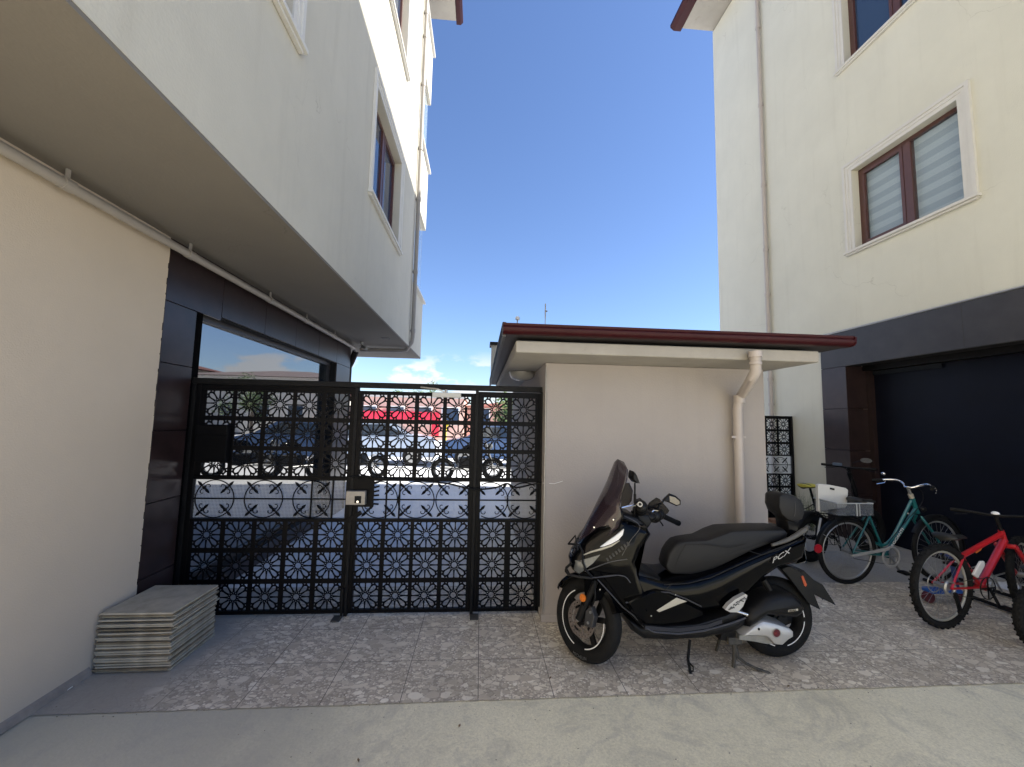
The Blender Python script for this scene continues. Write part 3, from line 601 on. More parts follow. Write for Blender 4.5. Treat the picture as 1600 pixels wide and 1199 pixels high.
def scroll_band(name, parent, x0, x1, centers, verts, y, rad=.145):
    m = M(); zc = (ZB0 + ZB1) / 2
    m.box(x0, x1, y - .006, y + .006, zc - .005, zc + .005)
    for v in verts: m.box(v - .006, v + .006, y - .007, y + .007, ZB0, ZB1)
    for cx in centers:
        for k in range(4):
            a0 = 90 * k
            arc = [(cx + rad * math.cos(R_(a0 + d)), y - .008, zc + rad * math.sin(R_(a0 + d))) for d in range(-42, 43, 6)]
            m.tube([p for p in arc if x0 < p[0] < x1], .0046, 6) if len([p for p in arc if x0 < p[0] < x1]) > 2 else None
            # leaf pair on the diagonal
            a = R_(45 + 90 * k); d = Vector((math.cos(a), 0, math.sin(a))); nrm = Vector((-d.z, 0, d.x))
            c0 = Vector((cx, y - .008, zc)) + d * rad * .86
            for s in (1, -1):
                L_ = .060; pr = [(0, .003), (.2, .008), (.5, .0115), (.75, .008), (1, .0005)]
                rs = [[c0 + d * s * (.008 + t * L_) + nrm * w_ * q[0] + Vector((0, .003 * q[1], 0)) for q in ((1, 0), (0, 1), (-1, 0), (0, -1))] for t, w_ in pr]
                m.rings(rs)
                cc = c0 - d * .022 + nrm * s * .030          # curl
                m.tube([cc + (nrm * (-s) * math.cos(t_) + d * math.sin(t_)) * (.027 - .0026 * i) for i, t_ in enumerate([q * .62 for q in range(8)])], .0036, 5)
            m.box(c0.x - .008, c0.x + .008, y - .016, y, c0.z - .008, c0.z + .008)
    obj(name, m, blackm, parent)
    g = M(); n = int((x1 - x0) / .0105)
    for i in range(1, n): x = x0 + (x1 - x0) * i / n; g.box(x - .0009, x + .0009, y + .0075, y + .0085, ZB0, ZB1)
    n = int((ZB1 - ZB0) / .0105)
    for i in range(1, n): z = ZB0 + (ZB1 - ZB0) * i / n; g.box(x0, x1, y + .0085, y + .0095, z - .0009, z + .0009)
    obj('wire_mesh', g, mat('mesh_wire', (.62, .63, .65), .5), parent)
def screen(root, x0, x1, ucols, lcols, centers, verts, fw=.035, top=1.775):
    """steel frame, two perforated sheets and the scroll band between"""
    f = M()
    f.box(x0, x0 + fw, YG - .02, YG + .02, 0.02, top).box(x1 - fw, x1, YG - .02, YG + .02, 0.02, top)
    for z0, z1 in ((.02, .045), (.722, ZB0), (ZB1, 1.068), (1.755, top)): f.box(x0 + fw, x1 - fw, YG - .02, YG + .02, z0, z1)
    obj('frame', f, blackm, root, bevel=.002)
    a, b = x0 + fw, x1 - fw
    ov = lambda c: [q for q in c]
    obj('perforated_sheet', screen_sheet(ucols, UR, CELL, YG - .012, x0 + .004, x1 - .004, 1.060, 1.765), blackm, root)
    obj('perforated_sheet', screen_sheet(lcols, LR, CELL, YG - .012, x0 + .004, x1 - .004, .030, .730), blackm, root)
    scroll_band('scrollwork', root, a, b, centers, verts, YG)
# left fixed screen
gl = thing('metal_screen', (-1.65, YG, 0), 'wide black perforated steel screen left of the gate door, against the dark clad wall', 'metal screen')
screen(gl, -2.27, -1.03, [-2.302 + .1, -2.09 + .0, -1.858, -1.624, -1.392, -1.160][1:], [-2.105, -1.870, -1.636, -1.400, -1.162], [-2.07, -1.70, -1.33], [-1.335, -1.17], top=1.798)
gd = thing('metal_gate', (-.53, YG, 0), 'black perforated steel gate door with a grey rim lock and closer, in the middle', 'gate')
screen(gd, -1.005, -.045, [-.875, -.645, -.412, -.183], [-.873, -.640, -.412, -.180], [-.80, -.505, -.20], [-.745, -.64])
gr = thing('metal_screen', (.25, YG, 0), 'narrow black perforated steel screen right of the gate door, against the beige wall', 'metal screen')
screen(gr, -.02, .515, [.125, .362], [.125, .372], [.10, .385], [], top=1.792)
fr = thing('gate_frame', (-.85, YG, 0), 'black steel frame with a long top rail holding the gate and screens', 'gate frame')
obj('top_rail', B(-2.30, .515, YG - .03, YG + .03, 1.80, 1.845), dustblack, fr, bevel=.003)
for x in (-1.018, -.0325, .519): obj('post', B(x - .0125, x + .0125, YG - .026, YG + .026, 0, 1.80), dustblack, fr, bevel=.002)
obj('post', B(-2.30, -2.272, YG - .026, YG + .026, 0, 1.80), dustblack, fr, bevel=.002)
# hardware
lk = obj('lock_box', B(-1.045, -.895, YG - .075, YG - .028, .865, .972), mat('worn_lock_metal', (.30, .28, .25), .45, metal=.4, var=.15, vs=20), gd, bevel=.004)
obj('lock_keyhole', B(-.975, -.925, YG - .079, YG - .0755, .88, .935), dustblack, lk); obj('lock_knob', M().tube([(-.945, YG - .075, .895), (-.945, YG - .10, .895)], .010, 12), chrome, lk)
obj('lock_plate', B(-1.04, -.84, YG - .022, YG - .0195 + -.003, .84, 1.05), blackm, gd)
m = M()
for i in range(6): m.bar((-.84, YG - .022, .865 + i * .032), (-.80, YG - .022, .862 + i * .036), .014, .006)
obj('lock_guard', m, blackm, gd)
m = M().bar((-1.03, YG - .035, .73), (-.93, YG - .03, .80), .035, .01)
obj('corner_ornament', m, blackm, gd)
cr = obj('door_closer', B(-.40, -.165, YG - .075, YG - .025, 1.735, 1.775), mat('grey_closer_paint', (.50, .50, .47), .5), gd, bevel=.004)
obj('closer_arm', M().bar((-.29, YG - .05, 1.775), (-.36, YG - .09, 1.80), .012, .008).bar((-.36, YG - .09, 1.80), (-.50, YG - .04, 1.815), .012, .008).tube([(-.29, YG - .05, 1.77), (-.29, YG - .05, 1.80)], .012, 8), dullm, cr)
for x in (-1.04, -.035):
    b_ = thing('drop_bolt', (x, YG - .05, 0), 'dusty foot bracket on the tiles under the left gate post' if x < -.5 else 'dusty foot bracket on the tiles under the right gate post', 'foot bracket')
    obj('rod', B(x - .008, x + .008, YG - .045, YG - .03, .003, .22), dustblack, b_); obj('foot', B(x - .055 if x < -.5 else x - .005, x + .01 if x < -.5 else x + .06, YG - .12, YG - .03, .001, .014), mat('dusty_foot', (.05, .048, .045), .7, var=.3, vs=30), b_, bevel=.003)
mb = thing('mailbox', (-2.10, YG - .05, 1.18), 'plain black metal mailbox fixed on the wide perforated screen', 'mailbox')
obj('box', B(-2.215, -1.975, YG - .075, YG - .016, 1.185, 1.475), mat('black_mailbox', (.002, .002, .0025), .6, spec=.1), mb, bevel=.005)
obj('flap', B(-2.21, -1.98, YG - .082, YG - .0755, 1.40, 1.468), blackm, mb, bevel=.002)
pts = [at(545, 746, 3.43), at(572, 744, 3.43), at(600, 748, 3.43), at(650, 751, 3.43), at(700, 756, 3.43), at(733, 764, 3.42), at(750, 765, 3.42), at(775, 762, 3.42), at(792, 756, 3.42), at(806, 762, 3.42), at(828, 758, 3.43), at(845, 754, 3.43)]
tag(obj('black_cable', M().tube(pts, .007, 8, smoothn=6), tyre, smooth=True), 'black cable drooping along the gate above the scrollwork band', 'cable')

# far side screen, seen through the gap right of the outbuilding
gs = thing('metal_screen', (4.2, 6.5, 0), 'distant black perforated steel screen in the gap between outbuilding and right building', 'metal screen')
CE = .175; P_ = .208
us = [1.585 - P_ * i for i in range(3)]; lsx = [.665 - P_ * i for i in range(3)]
cx_ = [5.04 - P_ * i for i in range(12)]
obj('perforated_sheet', screen_sheet(cx_, us, CE, 6.5, 2.5, 5.165, 1.06, 1.70), blackm, gs)
obj('perforated_sheet', screen_sheet(cx_, lsx, CE, 6.5, 2.5, 5.165, .05, .775), blackm, gs)
ZB0, ZB1 = .78, 1.055
scroll_band('scrollwork', gs, 2.5, 5.165, [4.96, 4.63, 4.3, 3.97], [], 6.5, .12)
obj('frame', B(5.155, 5.19, 6.48, 6.52, .0, 1.72).box(2.5, 5.155, 6.48, 6.52, 1.70, 1.72).box(2.5, 5.155, 6.48, 6.52, .02, .05), dustblack, gs)
tag(obj('wooden_plank', M().box(4.55, 5.12, 6.22, 6.42, .003, .045).box(4.6, 5.15, 6.24, 6.40, .045, .085), woodm, bevel=.003), 'reddish brown wooden planks lying at the foot of the distant screen', 'planks')
tag(obj('paper_scrap', M().add([at(101, 1087, 2.62), at(112, 1080, 2.66), at(113, 1083, 2.63), at(104, 1089, 2.61)], [(0, 1, 2, 3)]), paper), 'small white scrap of paper on the ground by the left wall', 'paper scrap')
o = bpy.data.objects['paper_scrap']; o.location.z = .004

# ================================================================== STACK OF SLABS
slabcols = [mat('marbled_board_%d' % i, c, .6, col2=c2, vs=9, bump=.3, bs=40, streak=.1) for i, (c, c2) in enumerate([((.30, .265, .20), (.50, .45, .35)), ((.12, .095, .06), (.27, .22, .145)), ((.34, .30, .23), (.54, .485, .38))])]
z = .004; i = 0; nS = 27
th = (.350 - z) / nS
while i < nS:
    t_ = th * rnd.uniform(.66, .88); dx = rnd.uniform(-.005, .005); dy = rnd.uniform(-.007, .010); a = rnd.uniform(-.006, .006)
    if i in (18, 22, 24): dy += .03; a = .02
    m = M(); hx, hy = .212, .212
    c, s_ = math.cos(a), math.sin(a); cx, cy = -2.045 + dx, 2.972 + dy
    q = [(-hx, -hy), (hx - rnd.uniform(0, .01), -hy + rnd.uniform(0, .01)), (hx, hy), (-hx, hy)]
    q = [(cx + x * c - y * s_, cy + x * s_ + y * c) for x, y in q]
    m.rings([[Vector((x, y, z)) for x, y in q], [Vector((x, y, z + t_)) for x, y in q]])
    lab = 'top slab of the stacked grey marbled boards beside the left wall' if i == nS - 1 else 'thin grey slab within the stack of boards beside the left wall'
    tag(obj('stone_slab', m, slabcols[i % 3], bevel=.0012, seg=1), lab, 'slab', 'thin slabs stacked beside the left wall')
    z += th; i += 1

# ================================================================== SCOOTER (faces left, parked on its side stand)
SY = 2.79
sco = thing('scooter', (1.40, SY, 0), 'black maxi scooter with smoked tall screen parked in front of the beige outbuilding', 'scooter')
def P(px, py, dy=0.0): return at(px, py, SY + dy)
def PL(pts, dy=0.0): return [P(x, y, dy) for x, y in pts]
FX0, FX1 = P(895, 880).x, P(985, 880).x
def gf(x): t = max(0, min(1, (x - FX0) / (FX1 - FX0))); return .42 + .58 * t ** .8
def taper(p): return Vector((p.x, SY + (p.y - SY) * gf(p.x), p.z))
def TM(): m = M(); m.xf = taper; return m
def Q(px, py, w=.212):                   # a point on the tapered flank of the fairing
    p = P(px, py)
    for _ in range(3): p = P(px, py, -w * gf(p.x))
    return p
def QL(pts, w=.212): return [Q(x, y, w) for x, y in pts]
def text_mesh(body, size, depth=.002, shear=0.0, bold=0.0):
    cu = bpy.data.curves.new('t', 'FONT'); cu.body = body; cu.size = size; cu.extrude = depth / 2; cu.shear = shear; cu.offset = bold; cu.align_x = 'LEFT'; cu.resolution_u = 3
    ob = bpy.data.objects.new('t', cu); sc.collection.objects.link(ob); bpy.context.view_layer.update()
    me = bpy.data.meshes.new_from_object(ob)
    vs = [v.co.copy() for v in me.vertices]; fs = [tuple(p.vertices) for p in me.polygons]
    bpy.data.objects.remove(ob); bpy.data.curves.remove(cu); bpy.data.meshes.remove(me)
    return vs, fs
def text_on(m, body, o, ux, uz, size, shear=0, depth=.002, stretch=1.0, bold=0.0):
    """lay text at o, reading along ux with its up along uz"""
    vs, fs = text_mesh(body, size, depth, shear, bold); ux = Vector(ux).normalized(); uz = Vector(uz); uz = (uz - ux * uz.dot(ux)).normalized(); n = ux.cross(uz)
    m.add([Vector(o) + ux * v.x * stretch + uz * v.y + n * v.z for v in vs], fs); return m
# --- rear wheel
RW = Vector((2.045, SY, .262))
rw = obj('rear_wheel', M().wheelring(RW, .205, .056, n=56, k=14, squash=1.0), tyre, sco, smooth=True)
obj('rim', M().wheelring(RW, .165, .014, n=48).disc(RW, .05, -.06, .06).disc(RW, .03, -.07, .07), blackpl, rw, smooth=True)
m = M()
for k in range(5):
    a = 2 * PI * k / 5 + .3; d = Vector((math.cos(a), 0, math.sin(a))); m.bar(RW + d * .03, RW + d * .165, .03, .03)
obj('spokes', m, blackpl, rw, bevel=.004)
def rimtape(c, r0, r1, y, spans, xf=None):
    m = M(); m.xf = xf
    for a0, a1 in spans:
        n = 14; q = [a0 + (a1 - a0) * i / n for i in range(n + 1)]
        for yy in (y, y + .002):
            pass
        o_ = [Vector(c) + Vector((r1 * math.cos(R_(a)), y, r1 * math.sin(R_(a)))) for a in q]; i_ = [Vector(c) + Vector((r0 * math.cos(R_(a)), y, r0 * math.sin(R_(a)))) for a in q]
        for k in range(n): m.add([i_[k], i_[k + 1], o_[k + 1], o_[k]], [(0, 1, 2, 3)])
    return m
obj('rim_stripe', rimtape(RW, .168, .174, -.058, [(-160, -105), (-75, -5), (5, 40)]), whitepaint, rw)
# --- front wheel, fork, fender: turned to the right about the raked steering axis
FWc = Vector((.745, SY + .01, .262))
aS = R_(57)
nrm = Vector((-.89 * math.sin(aS), -math.cos(aS), .20 * math.sin(aS))).normalized()   # left side of the wheel
fw = Vector((0, 0, 1)).cross(nrm); fw = -fw.normalized() if fw.x > 0 else fw.normalized()      # points ahead
upv = nrm.cross(fw); upv = upv if upv.z > 0 else -upv
def FX(p): return FWc + (-fw) * (p.x) + (-nrm) * p.y + upv * p.z      # local: x rearwards, y to the far side, z up
O0 = Vector((0, 0, 0))
def FM(): m = M(); m.xf = FX; return m
fwh = obj('front_wheel', FM().wheelring(O0, .208, .050, n=56, k=14), tyre, sco, smooth=True)
obj('rim', FM().wheelring(O0, .166, .013, n=48).disc(O0, .035, -.05, .05), blackpl, fwh, smooth=True)
m = FM()
for k in range(5):
    a = 2 * PI * k / 5 + .2; d = Vector((math.cos(a), 0, math.sin(a))); m.bar(d * .03, d * .16, .034, .024)
obj('spokes', m, blackpl, fwh, bevel=.004)
# brake disc, a ring with drilled holes
vs, fs = curve_mesh([[(.112 * math.cos(t * PI / 24), .112 * math.sin(t * PI / 24)) for t in range(48)], [(.082 * math.cos(t * PI / 24), .082 * math.sin(t * PI / 24)) for t in range(48)]] +
                    [[(.097 * math.cos(h_ * PI / 12) + .005 * math.cos(t), .097 * math.sin(h_ * PI / 12) + .005 * math.sin(t)) for t in (0, 1.05, 2.1, 3.14, 4.2, 5.25)] for h_ in range(24)], .004)
obj('brake_disc', FM().add([(a, -.062 + c, b) for a, b, c in vs], fs), discm, fwh)
vs, fs = curve_mesh([[(.066 * math.cos(t * PI / 24), .066 * math.sin(t * PI / 24)) for t in range(48)], [(.050 * math.cos(t * PI / 24), .050 * math.sin(t * PI / 24)) for t in range(48)]], .004)
m = FM().add([(a, -.064 + c, b) for a, b, c in vs], fs)
for k in range(5):
    a = 2 * PI * k / 5; d = Vector((math.cos(a), 0, math.sin(a))); m.bar(d * .035 + Vector((0, -.066, 0)), d * .088 + Vector((0, -.066, 0)), .012, .004)
obj('disc_carrier', m, discm, fwh)
obj('axle', FM().disc(O0, .012, -.10, .07), dullm, fwh, smooth=True)
obj('rim_stripe', rimtape(O0, .168, .1745, -.053, [(-150, -105), (-75, 10), (120, 215)], FX), whitepaint, fwh)
def curved_text(m, body, c, r, y, a_mid, size, flip=1, xf=None):
    vs, fs = text_mesh(body, size, .001); wd = max(v.x for v in vs)
    out = []
    for v in vs:
        a = R_(a_mid) + (v.x - wd / 2) / r * flip; rr = r + (v.y) * (-1 if flip > 0 else 1)
        out.append((c[0] + rr * math.cos(a), y, c[2] + rr * math.sin(a)))
    m.add(out, fs); return m
obj('tyre_lettering', curved_text(FM(), 'MICHELIN', (0, 0, 0), .232, -.0505, -88, .026), mat('faded_white_lettering', (.22, .22, .21), .7), fwh)
fk = obj('fork', FM().tube([(.012, -.085, .02), (.13, -.085, .36)], .020, 12).tube([(.012, .085, .02), (.13, .085, .36)], .020, 12).tube([(.0, -.085, 0), (.03, -.085, .10)], .026, 12), blackpl, sco, smooth=True)
obj('brake_caliper', FM().rings([[Vector(p) for p in [(.055, y, -.02), (.115, y, -.01), (.125, y, .06), (.09, y, .11), (.05, y, .07)]] for y in (-.10, -.055)]), mat('grey_caliper', (.05, .05, .052), .5, metal=.3, var=.3, vs=30), fk, bevel=.006)
obj('caliper_bolts', FM().disc((.085, 0, .01), .008, -.106, -.10).disc((.095, 0, .075), .008, -.106, -.10), dullm, fk)
obj('side_reflector', FM().disc((.032, 0, .142), .024, -.118, -.112, 20), orange, fk)
obj('brake_hose', FM().tube([(.09, -.09, .10), (.13, -.12, .18), (.10, -.10, .30), (.14, -.06, .38)], .005, 6, smoothn=5), blackpl, fk)
m = FM(); rs = []
for k in range(15):
    a = R_(158 - k * 9.5); r = .275 + (.01 if k == 0 else 0); w_ = .035 if k == 0 else .068
    c0, s0 = math.cos(a), math.sin(a); c0 = -c0 * -1
    rs.append([Vector((math.cos(a) * rr, y, math.sin(a) * rr)) for rr, y in ((r - .02, -w_), (r + .004, -w_ * .8), (r + .014, 0), (r + .004, w_ * .8), (r - .02, w_), (r - .012, w_ * .75), (r + .004, 0), (r - .012, -w_ * .75))])
# local x is rearwards, so the front of the wheel is at 180 degrees
obj('front_fender', m.rings(rs), blackp, sco, smooth=True)
obj('fender_stay', FM().rings([[Vector((x, y, z)) for x, z in ((.02, .10), (.14, .16), (.17, .245), (.07, .27), (-.01, .262))] for y in (-.074, -.066)]), blackp, sco, bevel=.003)
# --- fairing, leg shield, body
W_ = [(-.20, .055), (-.19, .028), (-.16, .010), (-.10, 0), (.10, 0), (.16, .010), (.19, .028), (.20, .055)]
def prof(w, e=.05, mid=.5): return [(-w, e), (-w * .94, e * .45), (-w * .78, e * .12), (-w * mid, 0), (w * mid, 0), (w * .78, e * .12), (w * .94, e * .45), (w, e)]
ap = obj('front_fairing', TM().puff(PL([(897, 866), (893, 877), (895, 891), (903, 899), (922, 905), (934, 908), (949, 929), (965, 947), (985, 966), (1010, 975), (1004, 940), (1000, 912), (990, 884), (986, 870), (993, 852), (1006, 828), (1003, 816), (985, 812), (972, 806), (950, 805), (930, 822), (912, 843)], -.06), SY, prof(.20, .045, .45)), blackp, sco, smooth=True)
obj('inner_shield', M().puff(PL([(1000, 818), (1006, 822), (1012, 830), (1000, 851), (990, 872), (995, 884), (1015, 893), (1040, 903), (1060, 925), (1020, 945), (990, 930), (975, 880), (985, 850)], -.08), SY, prof(.17, .03, .5)), blackpl, sco, smooth=True)
obj('body_panel', M().puff(PL([(985, 890), (1012, 898), (1030, 904), (1052, 906), (1085, 902), (1125, 888), (1160, 872), (1200, 855), (1228, 843), (1252, 833), (1259, 838), (1256, 856), (1252, 872), (1236, 881), (1212, 888), (1190, 903), (1168, 926), (1140, 943), (1118, 952), (1095, 955), (1050, 975), (1010, 975), (985, 950)], -.15), SY, prof(.19, .04, .5)), blackp, sco, smooth=True)
obj('side_cover', M().puff(PL([(975, 938), (992, 930), (1010, 922), (1024, 918), (1045, 924), (1073, 938), (1098, 950), (1100, 962), (1070, 972), (1030, 978), (1008, 978), (985, 956)], -.19), SY, prof(.215, .018, .8)), blackp, sco, smooth=True)
obj('belly_pan', M().puff(PL([(978, 965), (1000, 975), (1060, 980), (1130, 972), (1165, 958), (1170, 975), (1150, 990), (1100, 1000), (1040, 1003), (1006, 1001), (990, 990)], -.17), SY, prof(.18, .03, .7)), blackpl, sco, smooth=True)
fb = obj('footboard', M().puff(PL([(1005, 976), (1040, 980), (1090, 976), (1135, 962), (1155, 950), (1166, 958), (1150, 967), (1100, 981), (1060, 987), (1020, 986)], -.22), SY, [(-.225, .004), (-.222, 0), (-.12, 0), (.12, 0), (.222, 0), (.225, .004)]), blackpl, sco, smooth=True)
m = M()
for k in range(4): m.tube(PL([(1008, 979 + k * 1.5), (1060, 983 + k * 1.5), (1105, 977 + k * 1.5), (1128, 969 + k * 1.5)], -.232), .0025, 5)
obj('rubber_ribs', m, mat('rubber_rib', (.03, .03, .034), .6), fb)
tr = obj('edge_trim', M().tube(PL([(1008, 981), (1022, 988), (1060, 991), (1100, 986), (1140, 975), (1165, 966)], -.232), .005, 6).tube(PL([(934, 906), (956, 930), (973, 949), (990, 962), (1006, 980)], -.185), .004, 6)
         .tube(PL([(926, 903), (950, 901), (965, 899), (976, 901), (984, 909), (984, 918)], -.17), .003, 6).tube(PL([(978, 942), (992, 940), (1008, 930), (1022, 925), (1045, 926), (1072, 936), (1096, 948)], -.205), .004, 6), mat('satin_black_edge', (.05, .05, .056), .35), sco, smooth=True)
# crease lines and panel joints
obj('panel_joint', M().tube(PL([(1038, 914), (1075, 912), (1110, 903), (1165, 878), (1205, 861), (1245, 846)], -.19), .0035, 5).tube(PL([(1040, 922), (1050, 912)], -.19), .003, 5).tube(PL([(1170, 861), (1190, 867), (1215, 860), (1240, 848)], -.185), .003, 5), mat('panel_gap', (.002, .002, .002), .8), sco)
obj('silver_insert', M().rings([PL([(1025.5, 954), (1057, 934), (1064, 936.5), (1074, 940), (1062, 944), (1030, 957)], -.222), PL([(1025.5, 954), (1057, 934), (1064, 936.5), (1074, 940), (1062, 944), (1030, 957)], -.20)]), cream, sco, bevel=.003)
sg = PL([(1133, 953), (1139, 945), (1150, 936), (1165, 928.5), (1168, 931), (1161, 948), (1153, 957), (1141, 957)], -.235)
fg = obj('footpeg_guard', M().prism(sg, (0, 0, 0), (0, .03, 0)), silver, sco)
m = M()
for k in range(16):
    x, y = 1138 + k * 1.7 + rnd.uniform(-1, 1), 953 - k * 1.2 + rnd.uniform(-2.5, 2.5); m.tube([P(x, y, -.2365), P(x + rnd.uniform(2, 4), y - rnd.uniform(-1, 3), -.2365)], .0035, 5)
obj('guard_sticker', m, mat('dark_sticker', (.05, .05, .05), .5), fg)
obj('footpeg', M().tube([P(1150, 955, -.22), P(1166, 960, -.235)], .008, 10).tube([P(1165, 959.6, -.235), P(1167, 960.4, -.235)], .012, 10), chrome, sco, smooth=True)
# seat
sm_ = M(); SX0, SX1 = P(1043, 880).x, P(1110, 880).x
sm_.xf = lambda p: Vector((p.x, SY + (p.y - SY) * (.62 + .38 * max(0, min(1, (p.x - SX0) / (SX1 - SX0)))), p.z))
st = obj('seat', sm_.puff(PL([(1043, 886), (1048, 868), (1056, 856), (1064, 849), (1075, 846), (1104, 843), (1125, 834), (1141, 828), (1165, 827), (1195, 826), (1224, 826), (1229, 832), (1226, 843), (1204, 848), (1169, 862), (1125, 884), (1092, 900), (1053, 901), (1045, 893)], -.11), SY, [(-.135, .022), (-.130, .009), (-.11, .002), (-.06, 0), (.05, .004), (.08, .01), (.11, .02), (.12, .035)]), seatm, sco, smooth=True)
obj('seat_piping', M().tube(PL([(1072, 851), (1110, 852), (1140, 856), (1165, 850)], -.137), .0025, 5, smoothn=4).tube(PL([(1072, 851), (1062, 868), (1055, 886)], -.12), .0025, 5, smoothn=4), mat('seat_seam', (.004, .004, .004), .8), st)
gr_ = obj('grab_rail', M().tube(PL([(1206, 852), (1225, 846), (1242, 838), (1254, 830), (1259, 827)], -.17), [.010, .013, .015, .017, .014], 10, smoothn=4).tube([P(1259, 827, -.17), P(1262, 824, -.10), P(1262, 824, .10), P(1259, 827, .17)], .014, 10), mat('satin_rail', (.075, .072, .066), .5, var=.2, vs=30), sco, smooth=True)
# backrest
bp = PL([(1215, 776), (1219, 771.5), (1227, 770.5), (1241, 774), (1250, 780), (1255, 789), (1256.5, 801), (1253, 812), (1243, 817), (1230, 814), (1219, 804), (1214.5, 792)], -.07)
br = obj('backrest', M().puff(bp, SY, [(-.085, .022), (-.08, .008), (-.06, .001), (-.03, 0), (.03, 0), (.05, .006), (.07, .012), (.08, .03)]), seatm, sco, smooth=True)
obj('backrest_post', M().puff(PL([(1226, 806), (1250, 806), (1247, 826), (1244, 832), (1230, 832), (1229, 822)], -.05), SY, [(-.06, .008), (-.05, 0), (.05, 0), (.06, .008)]), blackpl, sco, smooth=True)
obj('backrest_seam', M().tube([P(1241, 777, -.080), P(1243, 790, -.087), P(1242, 803, -.087), P(1240, 812, -.08)], .0022, 5), mat('grey_seam', (.05, .05, .05), .7), br)
# lettering on the tail
m = M(); a, b = P(1206, 881, -.199), P(1238, 862, -.190)
text_on(m, 'PCX', a, (b - a), (0, 0, 1), .040, shear=.5, stretch=1.9)
obj('tail_lettering', m, mat('silver_lettering', (.36, .36, .35), .35, metal=.3), sco)
tl = obj('tail_light', M().puff(PL([(1238, 852), (1253, 842), (1260, 845), (1256, 858), (1258, 872), (1255, 880), (1240, 882), (1230, 880), (1248, 872)], -.10), SY, prof(.13, .02, .6)), greyl, sco, smooth=True)
obj('turn_lens', M().tube([P(1248.5, 862, -.16), P(1254, 858, -.15)], .004, 6), whitepaint, tl)
# rear mudguard and plate bracket
mg = obj('mudguard', M().puff(PL([(1219, 888), (1232, 884), (1246, 890), (1256, 902), (1270, 925), (1281, 953), (1262, 943), (1245, 920), (1232, 903)], -.09), SY, [(-.10, .004), (-.09, 0), (-.07, .0), (-.06, .006)]), blackpl, sco, smooth=True)
obj('mudguard_core', M().puff(PL([(1219, 888), (1240, 884), (1255, 898), (1268, 905), (1288, 937), (1268, 927), (1245, 915)], .03), SY, [(-.07, .004), (-.06, 0), (.09, 0), (.10, .004)]), blackpl, mg, smooth=True)
obj('number_plate_back', M().rings([[P(1255, 899, -.05), P(1287, 936, -.05), P(1287, 936, .12), P(1255, 899, .12)], [P(1254, 901, -.05), P(1285.5, 938, -.05), P(1285.5, 938, .12), P(1254, 901, .12)]]), blackpl, mg)
obj('side_reflector', M().prism(PL([(1252, 901), (1255, 900), (1261, 914), (1259, 917), (1257, 915)], -.105), (0, 0, 0), (0, .008, 0)), mat('red_orange_reflector', (.42, .07, .02), .3), mg)
# engine: black case, silver crank case
ec = obj('engine_case', M().puff(PL([(1160, 962), (1168, 950), (1182, 942), (1193, 932), (1212, 925), (1233, 924), (1247, 935), (1253, 946), (1250, 957), (1240, 964), (1219, 963), (1195, 960), (1180, 972), (1165, 980)], -.17), SY, [(-.215, .035), (-.20, .012), (-.15, 0), (-.06, 0)]), blackpl, sco, smooth=True)
obj('case_label', M().prism(PL([(1232, 953.5), (1247, 951.5), (1247, 954.5), (1232, 956.5)], -.2185), (0, 0, 0), (0, .003, 0)), cream, ec)
m = M(); text_on(m, 'HONDA', P(1233, 956.2, -.2195), P(1247, 954, -.2195) - P(1233, 956.2, -.2195), (0, 0, 1), .013)
obj('case_lettering', m, blackpl, ec)
ck = obj('crank_case', M().puff(PL([(1156, 991), (1182, 970), (1190, 968), (1205, 971), (1230, 979), (1236, 984), (1236, 993), (1229, 997), (1219, 1006), (1207, 1005), (1200, 997), (1193, 993)], -.17), SY, [(-.20, .018), (-.192, .005), (-.17, 0), (-.06, 0)]), silver, sco, smooth=True)
obj('lower_case', M().puff(PL([(1150, 988), (1195, 990), (1205, 1003), (1195, 1004), (1175, 1000), (1150, 997)], -.12), SY, [(-.15, .005), (-.14, 0), (.02, 0)]), dullm, sco, smooth=True)
obj('round_badge', M().disc(P(1213.5, 989.5, -.2), .025, -.004, .0, 24), darkred, ck); obj('badge_ring', M().wheelring(P(1213.5, 989.5, -.203), .026, .003, n=24, k=6), dullm, ck)
obj('bolt_hole', M().disc(P(1185.5, 983, -.199), .008, -.003, .001, 12), blackpl, ck)
m = M(); text_on(m, 'H', P(1210.3, 992.3, -.206), (1, 0, 0), (0, 0, 1), .026); obj('badge_emblem', m, mat('dull_red', (.25, .03, .03), .4), ck)
obj('swing_arm', M().puff(PL([(1130, 972), (1170, 962), (1180, 985), (1140, 1000), (1122, 998)], -.1), SY, [(-.12, 0), (.12, 0)]), blackpl, sco)
obj('shock_absorber', M().tube([P(1192, 905, -.13), P(1226, 962, -.13)], .02, 10), blackpl, sco)
obj('exhaust', M().tube([P(1110, 985, .10), P(1170, 985, .14), P(1245, 955, .20)], [.02, .05, .055], 14), dustblack, sco, smooth=True)
